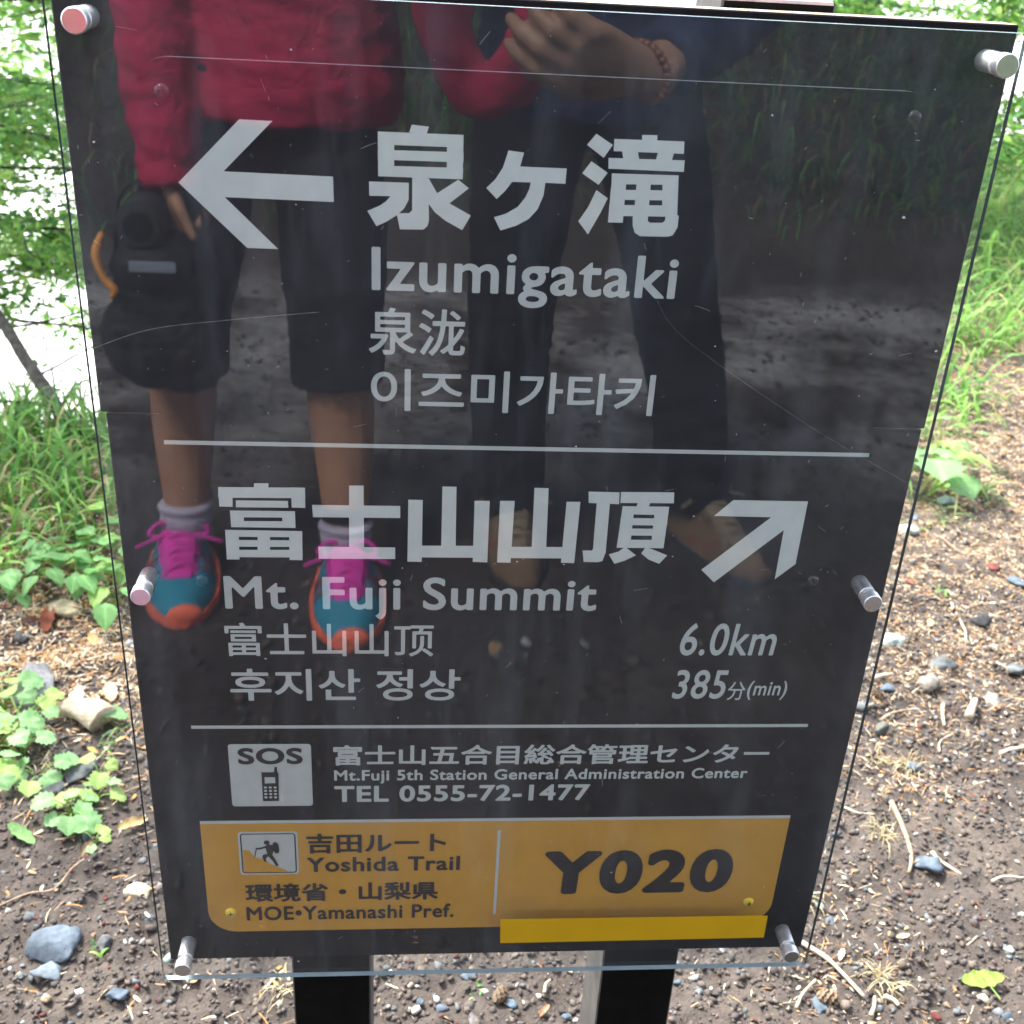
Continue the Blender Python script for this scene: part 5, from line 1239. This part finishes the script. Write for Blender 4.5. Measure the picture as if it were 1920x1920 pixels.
def shoe(parent, heel, toe, W, cols, high=0.055, lace_n=6, ankle=0.10):
    """shoe from heel to toe on the ground"""
    up_m, sole_m, lace_m, toe_m = cols
    h = np.array((heel[0], heel[1], 0.0)); t = np.array((toe[0], toe[1], 0.0)); L = np.linalg.norm(t - h); f = (t - h) / L; s = np.array((f[1], -f[0], 0)); u = np.array((0, 0, 1.0))
    z0 = float(H(heel[0], heel[1])); h = h + u * z0
    def outline(x): return W * (0.36 + 0.14 * math.sin(math.pi * min(1, x * 1.05))) * (1 if x < .70 else math.sqrt(max(0, 1 - ((x - .70) / .305) ** 2))) * (1 if x > .10 else math.sqrt(max(0.05, 1 - ((.10 - x) / .105) ** 2)))
    xs = np.linspace(0.0, 1.0, 22); n = 14
    def top_(x):
        if x < .30: return ankle
        if x < .70: return ankle + (0.060 - ankle) * ((x - .30) / .40)
        return 0.052 * math.sqrt(max(0.02, 1 - ((x - .70) / .31) ** 2)) + .008
    V, F = [], []
    for x in xs:
        w = max(outline(x), .002)
        top = top_(x)
        top = max(top, .02)
        for k in range(n + 1):
            a = math.pi * k / n
            e = 0.75
            cx = math.copysign(abs(math.cos(a)) ** e, math.cos(a)); cz = math.sin(a) ** .8
            neck = 1.0 - 0.30 * cz * (1 if x < .5 else .4)
            V.append(h + f * x * L + s * cx * w * neck + u * (.016 + cz * (top - .016)))
    m = n + 1
    for i in range(len(xs) - 1):
        for k in range(n): F.append((i * m + k, i * m + k + 1, (i + 1) * m + k + 1, (i + 1) * m + k))
    F.append(tuple(range(m))); F.append(tuple((len(xs) - 1) * m + k for k in range(m))[::-1])
    up = link('shoe', mesh('shoe', V, F), up_m, parent, smooth=True)
    # sole
    pts = []
    for x in xs: pts.append(h + f * x * L * 1.0 + s * (outline(x) * 1.06 + .002))
    for x in xs[::-1]: pts.append(h + f * x * L * 1.0 - s * (outline(x) * 1.06 + .002))
    k = len(pts); rr = random.Random(3)
    V = [p + u * (.002) for p in pts] + [p + u * (.020 + .004 * math.sin(i * 1.9)) for i, p in enumerate(pts)]
    link('sole', mesh('sole', V, [tuple(range(k))[::-1], tuple(range(k, 2 * k))] + [(i, (i + 1) % k, k + (i + 1) % k, k + i) for i in range(k)]), sole_m, up)
    # toe bumper
    V, F = ball((0, 0, 0), 1.0, 16, 10); V = np.array(V)
    V = h + f * L * .955 + u * .022 + s * W * .05 + (V[:, 0:1] * s * W * .25 + V[:, 1:2] * f * L * .050 + V[:, 2:3] * u * .019)
    link('toe_cap', mesh('toe_cap', V, F), toe_m, up, smooth=True)
    # tongue and laces
    tong = tube([h + f * L * .24 + u * (ankle + .016), h + f * L * .34 + u * (top_(.34) + .002), h + f * L * .52 + u * (top_(.52) + .001), h + f * L * .74 + u * (top_(.74) - .001)], [(W * .20, .008), (W * .25, .009), (W * .24, .009), (W * .17, .006)], 10, 4, side=s)
    link('tongue', mesh('tongue', *tong), lace_m, up, smooth=True)
    parts = []
    for i in range(lace_n):
        x = .30 + .36 * i / (lace_n - 1); zt = top_(x) + .009
        w = W * (.30 - .05 * i / lace_n)
        sg = 1 if i % 2 else -1
        parts.append(tube([h + f * L * (x - .02) + s * w * sg + u * (zt - .020), h + f * L * x + s * w * .4 * sg + u * (zt + .002), h + f * L * (x + .02) - s * w * .4 * sg + u * (zt + .002), h + f * L * (x + .035) - s * w * sg + u * (zt - .022)], [.0042] * 4, 6, 3))
        parts.append(tube([h + f * L * (x + .03) + s * w * sg + u * (zt - .022), h + f * L * x + s * 0 + u * (zt + .005), h + f * L * (x - .01) - s * w * sg + u * (zt - .02)], [.0042] * 3, 6, 3))
    for q in (-1, 1):
        b = h + f * L * .29 + u * (ankle + .008)
        parts.append(tube([b, b + s * .03 * q + u * .016 + f * .006, b + s * .052 * q - u * .002 + f * .012, b + s * .030 * q - u * .010 + f * .010, b], [.0038] * 5, 6, 4))
        parts.append(tube([b, b + s * .03 * q + f * .02 - u * .004, b + s * .075 * q + f * .03 - u * .018], [.0036, .0036, .0028], 6, 4))
    link('laces', mesh('laces', *join(parts)), lace_m, up, smooth=True)
    for q in (-1, 1):
        for i in range(3):
            x = .42 + .085 * i
            a = h + f * L * x + s * q * outline(x) * .93 + u * .034
            link('side_stripe', mesh('side_stripe', *tube([a, a + f * .004 + u * .014 - s * q * .006, a + f * .012 + u * .026 - s * q * .018], [(.005, .002)] * 3, 8, 3, side=f)), M_RUST, up)
    return up
M_RUST = simple('dark_red_overlay', (0.22, 0.03, 0.05), None, 60, 0.7)

def sock(parent, c, r, z0, z1, mat):
    zs = np.linspace(z0, z1, 9)
    V, F = tube([(c[0], c[1] - .1 * (z - z0), z) for z in zs], [r * (1 + .05 * math.sin(i * 2.1)) + (.004 if i in (7, 5) else 0) for i in range(9)], 18, 2)
    link('sock', mesh('sock', V, F), mat, parent, smooth=True)

# --- the walker in the red jacket
P1 = empty('person', (-0.235, -1.33, 0)); P1['label'] = 'person in raspberry red jacket and black knee shorts with teal shoes, mirrored at left'; P1['category'] = 'person'
O1 = (-0.235, -1.33, 0)
LL = [(-.315, -1.36, .86), (-.345, -1.315, .66), (-.372, -1.275, .46), (-.390, -1.295, .29), (-.394, -1.265, .09)]
RL = [(-.155, -1.36, .86), (-.132, -1.305, .66), (-.122, -1.255, .46), (-.112, -1.255, .29), (-.106, -1.208, .09)]
leg_r = [.076, .075, .058, .056, .036]
hd, T1, eb1 = head_parts((-.185, -1.30, 1.50), (.25, .9, -.35), 1.0)
body = hd + [tube(LL, leg_r, 14, 5), tube(RL, leg_r, 14, 5),
  tube([(-.235, -1.37, .80), (-.235, -1.37, .92), (-.225, -1.37, 1.05), (-.215, -1.37, 1.22), (-.205, -1.365, 1.33)], [(.15, .10), (.155, .105), (.125, .09), (.155, .10), (.13, .08)], 18, 5, side=(1, 0, 0)),
  tube([(-.205, -1.36, 1.30), (-.20, -1.35, 1.38), (-.190, -1.325, 1.46)], [.062, .050, .050], 12, 4),
  tube([(-.33, -1.37, 1.31), (-.368, -1.34, 1.16), (-.388, -1.31, 1.02), (-.378, -1.27, .87), (-.362, -1.225, .720)], [.036, .034, .030, .030, .024], 12, 5),
  tube([(-.06, -1.36, 1.31), (.020, -1.25, 1.10), (.056, -1.14, .925), (.104, -1.095, .866), (.165, -1.05, .93), (.187, -.99, 1.12)], [.036, .034, .026, .024, .024, .023], 12, 5),
  tube([LL[4], (-.392, -1.21, .042), (-.39, -1.12, .034)], [.030, .024, .016], 10, 3), tube([RL[4], (-.102, -1.18, .042), (-.098, -1.09, .034)], [.030, .024, .016], 10, 3)]
body += hand_parts((-.362, -1.225, .720), None, (.9, -.1, .0), (-.05, .12, -1), [.95, 1.0, 1.05, 1.1], .95, -1)
body += hand_parts((.187, -.99, 1.12), None, (-.5, -.6, 0), (-.1, .35, 1), [.5, .55, .6, .65], .92, 1)
voxel('body', body, .0046, M_SKIN, P1, 2, origin=O1)
def kids(fn, root, O):
    """build children in world space, then shift them under the root"""
    before = set(bpy.data.objects)
    fn()
    for o in set(bpy.data.objects) - before:
        if o.parent is root: o.location = o.location - Vector(O)
def p1_rest():
    face_bits(T1, eb1, P1)
    V, F = eb1(T1(0, -.022, .040), (.084, .096, .092), 24, 16)
    V = [tuple(v) for v in V]
    hair = [(V, F), tube([T1(-.06, -.06, .02), T1(-.075, -.07, -.06), T1(-.07, -.06, -.16)], [.035, .034, .02], 10, 4), tube([T1(.06, -.06, .02), T1(.075, -.07, -.06), T1(.07, -.06, -.16)], [.035, .034, .02], 10, 4), tube([T1(0, -.085, .02), T1(0, -.095, -.08), T1(0, -.085, -.18)], [.055, .05, .03], 10, 4)]
    voxel('hair', hair, .007, M_HAIR, P1, 3)
    voxel('jacket', [
        tube([(-.190, -1.345, .787), (-.190, -1.345, .82), (-.195, -1.355, .92), (-.205, -1.36, 1.06), (-.21, -1.37, 1.24), (-.205, -1.365, 1.35)], [(.172, .130), (.180, .136), (.172, .125), (.155, .115), (.172, .118), (.10, .08)], 22, 5, side=(1, 0, 0)),
        tube([(-.30, -1.37, 1.32), (-.372, -1.33, 1.16), (-.390, -1.31, 1.02), (-.378, -1.26, .86), (-.362, -1.205, .690)], [.064, .064, .062, .058, .046], 16, 5),
        tube([(-.09, -1.36, 1.32), (.020, -1.25, 1.10), (.052, -1.14, .925), (.102, -1.095, .862), (.165, -1.05, .93), (.185, -1.00, 1.09)], [.062, .052, .038, .038, .038, .038], 16, 5),
        tube([(-.205, -1.36, 1.30), (-.20, -1.355, 1.36), (-.195, -1.345, 1.405)], [.080, .072, .070], 14, 4)], .0075, M_RED, P1, 3, (.0075, 15, 5))
    voxel('shorts', [
        tube([(-.235, -1.36, .78), (-.235, -1.36, .86), (-.235, -1.365, .95)], [(.165, .115), (.168, .118), (.14, .10)], 20, 4, side=(1, 0, 0)),
        tube([(-.310, -1.355, .86), (-.345, -1.325, .66), (-.374, -1.285, .50), (-.382, -1.275, .375)], [.100, .092, .084, .080], 16, 5),
        tube([(-.160, -1.355, .86), (-.130, -1.315, .66), (-.122, -1.270, .50), (-.118, -1.255, .365)], [.100, .092, .084, .080], 16, 5)], .0075, M_SHORTS, P1, 3, (.0045, 22, 9))
    cols = (M_TEAL, M_CORAL, M_MAGENTA, M_CORAL)
    shoe(P1, (-.418, -1.320), (-.372, -1.052), .122, cols, ankle=.084)
    shoe(P1, (-.106, -1.250), (-.092, -.978), .122, cols, ankle=.084)
    sock(P1, (-.395, -1.262), .044, .06, .128, M_SOCK)
    sock(P1, (-.107, -1.205), .044, .06, .122, M_SOCK)
    V, F = tube([(-.107, -1.215, .124), (-.107, -1.220, .150)], [.043, .044], 16, 2)
    link('ankle_band', mesh('ankle_band', V, F), M_SHORTS, P1, smooth=True)
kids(p1_rest, P1, O1)

# --- camera bag carried in the hand
bg_ = empty('camera_bag', (-.385, -1.165, .45)); tag(bg_, 'black camera bag with grey name plate and orange cord held by the person in red', 'bag')
def bag_parts():
    voxel('bag_body', [ball((-.385, -1.160, .545), (.070, .045, .070), 24, 16), ball((-.395, -1.165, .470), (.086, .052, .085), 24, 16), ball((-.350, -1.165, .445), (.062, .048, .070), 24, 16), ball((-.385, -1.160, .605), (.060, .040, .040), 24, 16)], .005, M_BAG, bg_, 3, (.005, 40, 3))
    voxel('flap', [ball((-.385, -1.140, .585), (.066, .036, .042), 24, 16)], .004, M_BAG, bg_, 2, (.002, 60, 4))
    link('lens_barrel', mesh('lens_barrel', *join([cyl((-.395, .655), .036, -1.19, -1.125, 28), cyl((-.395, .655), .030, -1.125, -1.115, 28)])), M_DKRUB, bg_, smooth=False)
    link('lens_glass', mesh('lens_glass', *cyl((-.395, .655), .022, -1.114, -1.1115, 24)), M_LENS, bg_)
    link('name_plate', bevel_me(mesh('name_plate', *box(-.412, -.344, -1.108, -1.104, .590, .606)), .0015, 2), M_PLATE, bg_)
    link('cord', mesh('cord', *tube([(-.452, -1.13, .64), (-.462, -1.12, .61), (-.452, -1.115, .575), (-.438, -1.112, .56), (-.444, -1.11, .548)], [.005, .007, .005, .006, .003], 8, 4)), M_ORANGE, bg_, smooth=True)
    link('strap', mesh('strap', *tube([(-.445, -1.165, .60), (-.43, -1.18, .69), (-.38, -1.19, .705), (-.32, -1.18, .68), (-.308, -1.165, .60)], [(.010, .002)] * 5, 8, 5, side=(0, 1, 0))), M_BAG, bg_, smooth=True)
kids(bag_parts, bg_, (-.385, -1.165, .45))
for r_ in (P1, bg_): r_.location.x -= 0.010

# --- the photographer
P2 = empty('person', (.30, -1.33, 0)); O2 = (.30, -1.33, 0)
P2['label'] = 'person in navy jacket and black trousers holding up a phone, mirrored at the middle'; P2['category'] = 'person'
LB = [(.190, -1.37, .92), (.178, -1.34, .70), (.168, -1.33, .50), (.175, -1.385, .30), (.188, -1.38, .10)]
RB = [(.355, -1.37, .92), (.405, -1.34, .70), (.455, -1.33, .50), (.515, -1.39, .30), (.560, -1.41, .10)]
hd2, T2, eb2 = head_parts((.19, -1.10, 1.58), (-.25, .8, -.75), 1.05)
b2 = hd2 + [tube(LB, [.078, .080, .060, .056, .036], 14, 5), tube(RB, [.078, .080, .060, .056, .036], 14, 5),
  tube([(.272, -1.38, .86), (.272, -1.37, .98), (.268, -1.33, 1.12), (.262, -1.27, 1.28), (.255, -1.22, 1.40)], [(.145, .095), (.14, .09), (.13, .09), (.155, .09), (.12, .07)], 18, 5, side=(1, 0, 0)),
  tube([(.25, -1.22, 1.38), (.235, -1.18, 1.46), (.205, -1.12, 1.53)], [.066, .056, .055], 12, 4),
  tube([(.40, -1.23, 1.37), (.455, -1.14, 1.22), (.470, -1.02, 1.09), (.38, -.88, .990), (.258, -.775, .933)], [.040, .036, .032, .032, .028], 12, 5),
  tube([(.11, -1.23, 1.37), (.03, -1.16, 1.25), (-.04, -1.04, 1.15), (-.095, -.90, 1.10), (-.098, -.775, 1.078)], [.040, .036, .032, .030, .026], 12, 5),
  tube([LB[4], (.190, -1.33, .045), (.194, -1.25, .034)], [.032, .024, .016], 10, 3), tube([RB[4], (.580, -1.37, .045), (.61, -1.29, .034)], [.032, .024, .016], 10, 3)]
b2 += hand_parts((.258, -.775, .933), None, (-.25, -.80, .55), (-.93, .30, .22), [.34, .38, .44, .50], 1.12, -1)
b2 += hand_parts((-.098, -.775, 1.078), None, (.9, -.1, 0), (.20, 1, .05), [.55, .6, .65, .7], 1.0, 1)
voxel('body', b2, .0046, M_SKIN2, P2, 2, origin=O2)
def p2_rest():
    face_bits(T2, eb2, P2)
    V, F = eb2(T2(0, -.020, .044), (.082, .096, .090), 24, 16)
    voxel('hair', [(V, F), eb2(T2(0, -.06, -.01), (.076, .055, .07))], .007, M_HAIR, P2, 3)
    voxel('jacket', [
        tube([(.272, -1.365, .80), (.272, -1.365, .86), (.270, -1.36, .98), (.266, -1.32, 1.12), (.262, -1.27, 1.28), (.255, -1.225, 1.42)], [(.178, .135), (.180, .138), (.170, .128), (.165, .125), (.195, .130), (.11, .085)], 22, 5, side=(1, 0, 0)),
        tube([(.38, -1.24, 1.38), (.462, -1.14, 1.22), (.480, -1.02, 1.09), (.385, -.905, 1.000), (.282, -.796, .944)], [.072, .066, .060, .054, .046], 16, 5),
        tube([(.13, -1.24, 1.38), (.03, -1.16, 1.25), (-.045, -1.04, 1.15), (-.092, -.92, 1.105), (-.098, -.83, 1.088)], [.072, .066, .058, .052, .042], 16, 5),
        tube([(.25, -1.215, 1.37), (.24, -1.20, 1.43), (.228, -1.17, 1.475)], [.085, .078, .075], 14, 4)], .0075, M_NAVY, P2, 3, (.007, 24, 15))
    voxel('trousers', [
        tube([(.272, -1.37, .80), (.272, -1.37, .90), (.272, -1.37, 1.00)], [(.165, .120), (.168, .122), (.15, .11)], 20, 4, side=(1, 0, 0)),
        tube([(.195, -1.365, .88), (.178, -1.34, .70), (.168, -1.33, .50), (.175, -1.375, .30), (.188, -1.37, .085)], [.104, .090, .078, .072, .066], 16, 5),
        tube([(.350, -1.365, .88), (.405, -1.34, .70), (.455, -1.33, .50), (.515, -1.385, .30), (.560, -1.405, .085)], [.104, .090, .078, .074, .070], 16, 5)], .0075, M_TROUSER, P2, 3, (.005, 22, 19))
    cols = (M_BROWN, M_DKRUB, M_TANLACE, M_BROWN)
    shoe(P2, (.187, -1.440), (.198, -1.165), .112, cols, ankle=.115)
    shoe(P2, (.540, -1.455), (.650, -1.195), .112, cols, ankle=.115)
    ring = []
    w = np.array((.258, -.778, .935)); ax = np.array((-.72, .62, -.32)); ax /= np.linalg.norm(ax); a = np.cross(ax, (0, 0, 1)); a /= np.linalg.norm(a); b = np.cross(ax, a)
    beads = [ball(w + (a * math.cos(t) + b * math.sin(t)) * .034, .0052, 8, 6) for t in np.linspace(0, 6.2832, 25)[:-1]]
    link('bracelet', mesh('bracelet', *join(beads)), simple('brown_beads', (0.14, 0.05, 0.02), (0.24, 0.09, 0.04), 200, 0.4), P2, smooth=True)
kids(p2_rest, P2, O2)
ph = empty('phone', (.048, -.652, 1.072)); tag(ph, 'slim dark phone held sideways by the photographer', 'phone')
def phone_parts():
    me = bevel_me(mesh('phone_body', *box(-.012, .132, -.6565, -.6490, 1.021, 1.094)), .0028, 3); link('phone_body', me, simple('dark_anodised', (0.03, 0.03, 0.035), None, 50, 0.3, 0, 0.8), ph, smooth=True)
    link('screen', mesh('screen', *box(-.002, .120, -.6574, -.6566, 1.025, 1.090)), M_LENS, ph)
    link('camera_lens', mesh('camera_lens', *cyl((0.0, 1.080), .0032, -.6490, -.6484, 20, .0002)), M_LENS, ph)
kids(phone_parts, ph, (.048, -.652, 1.072))
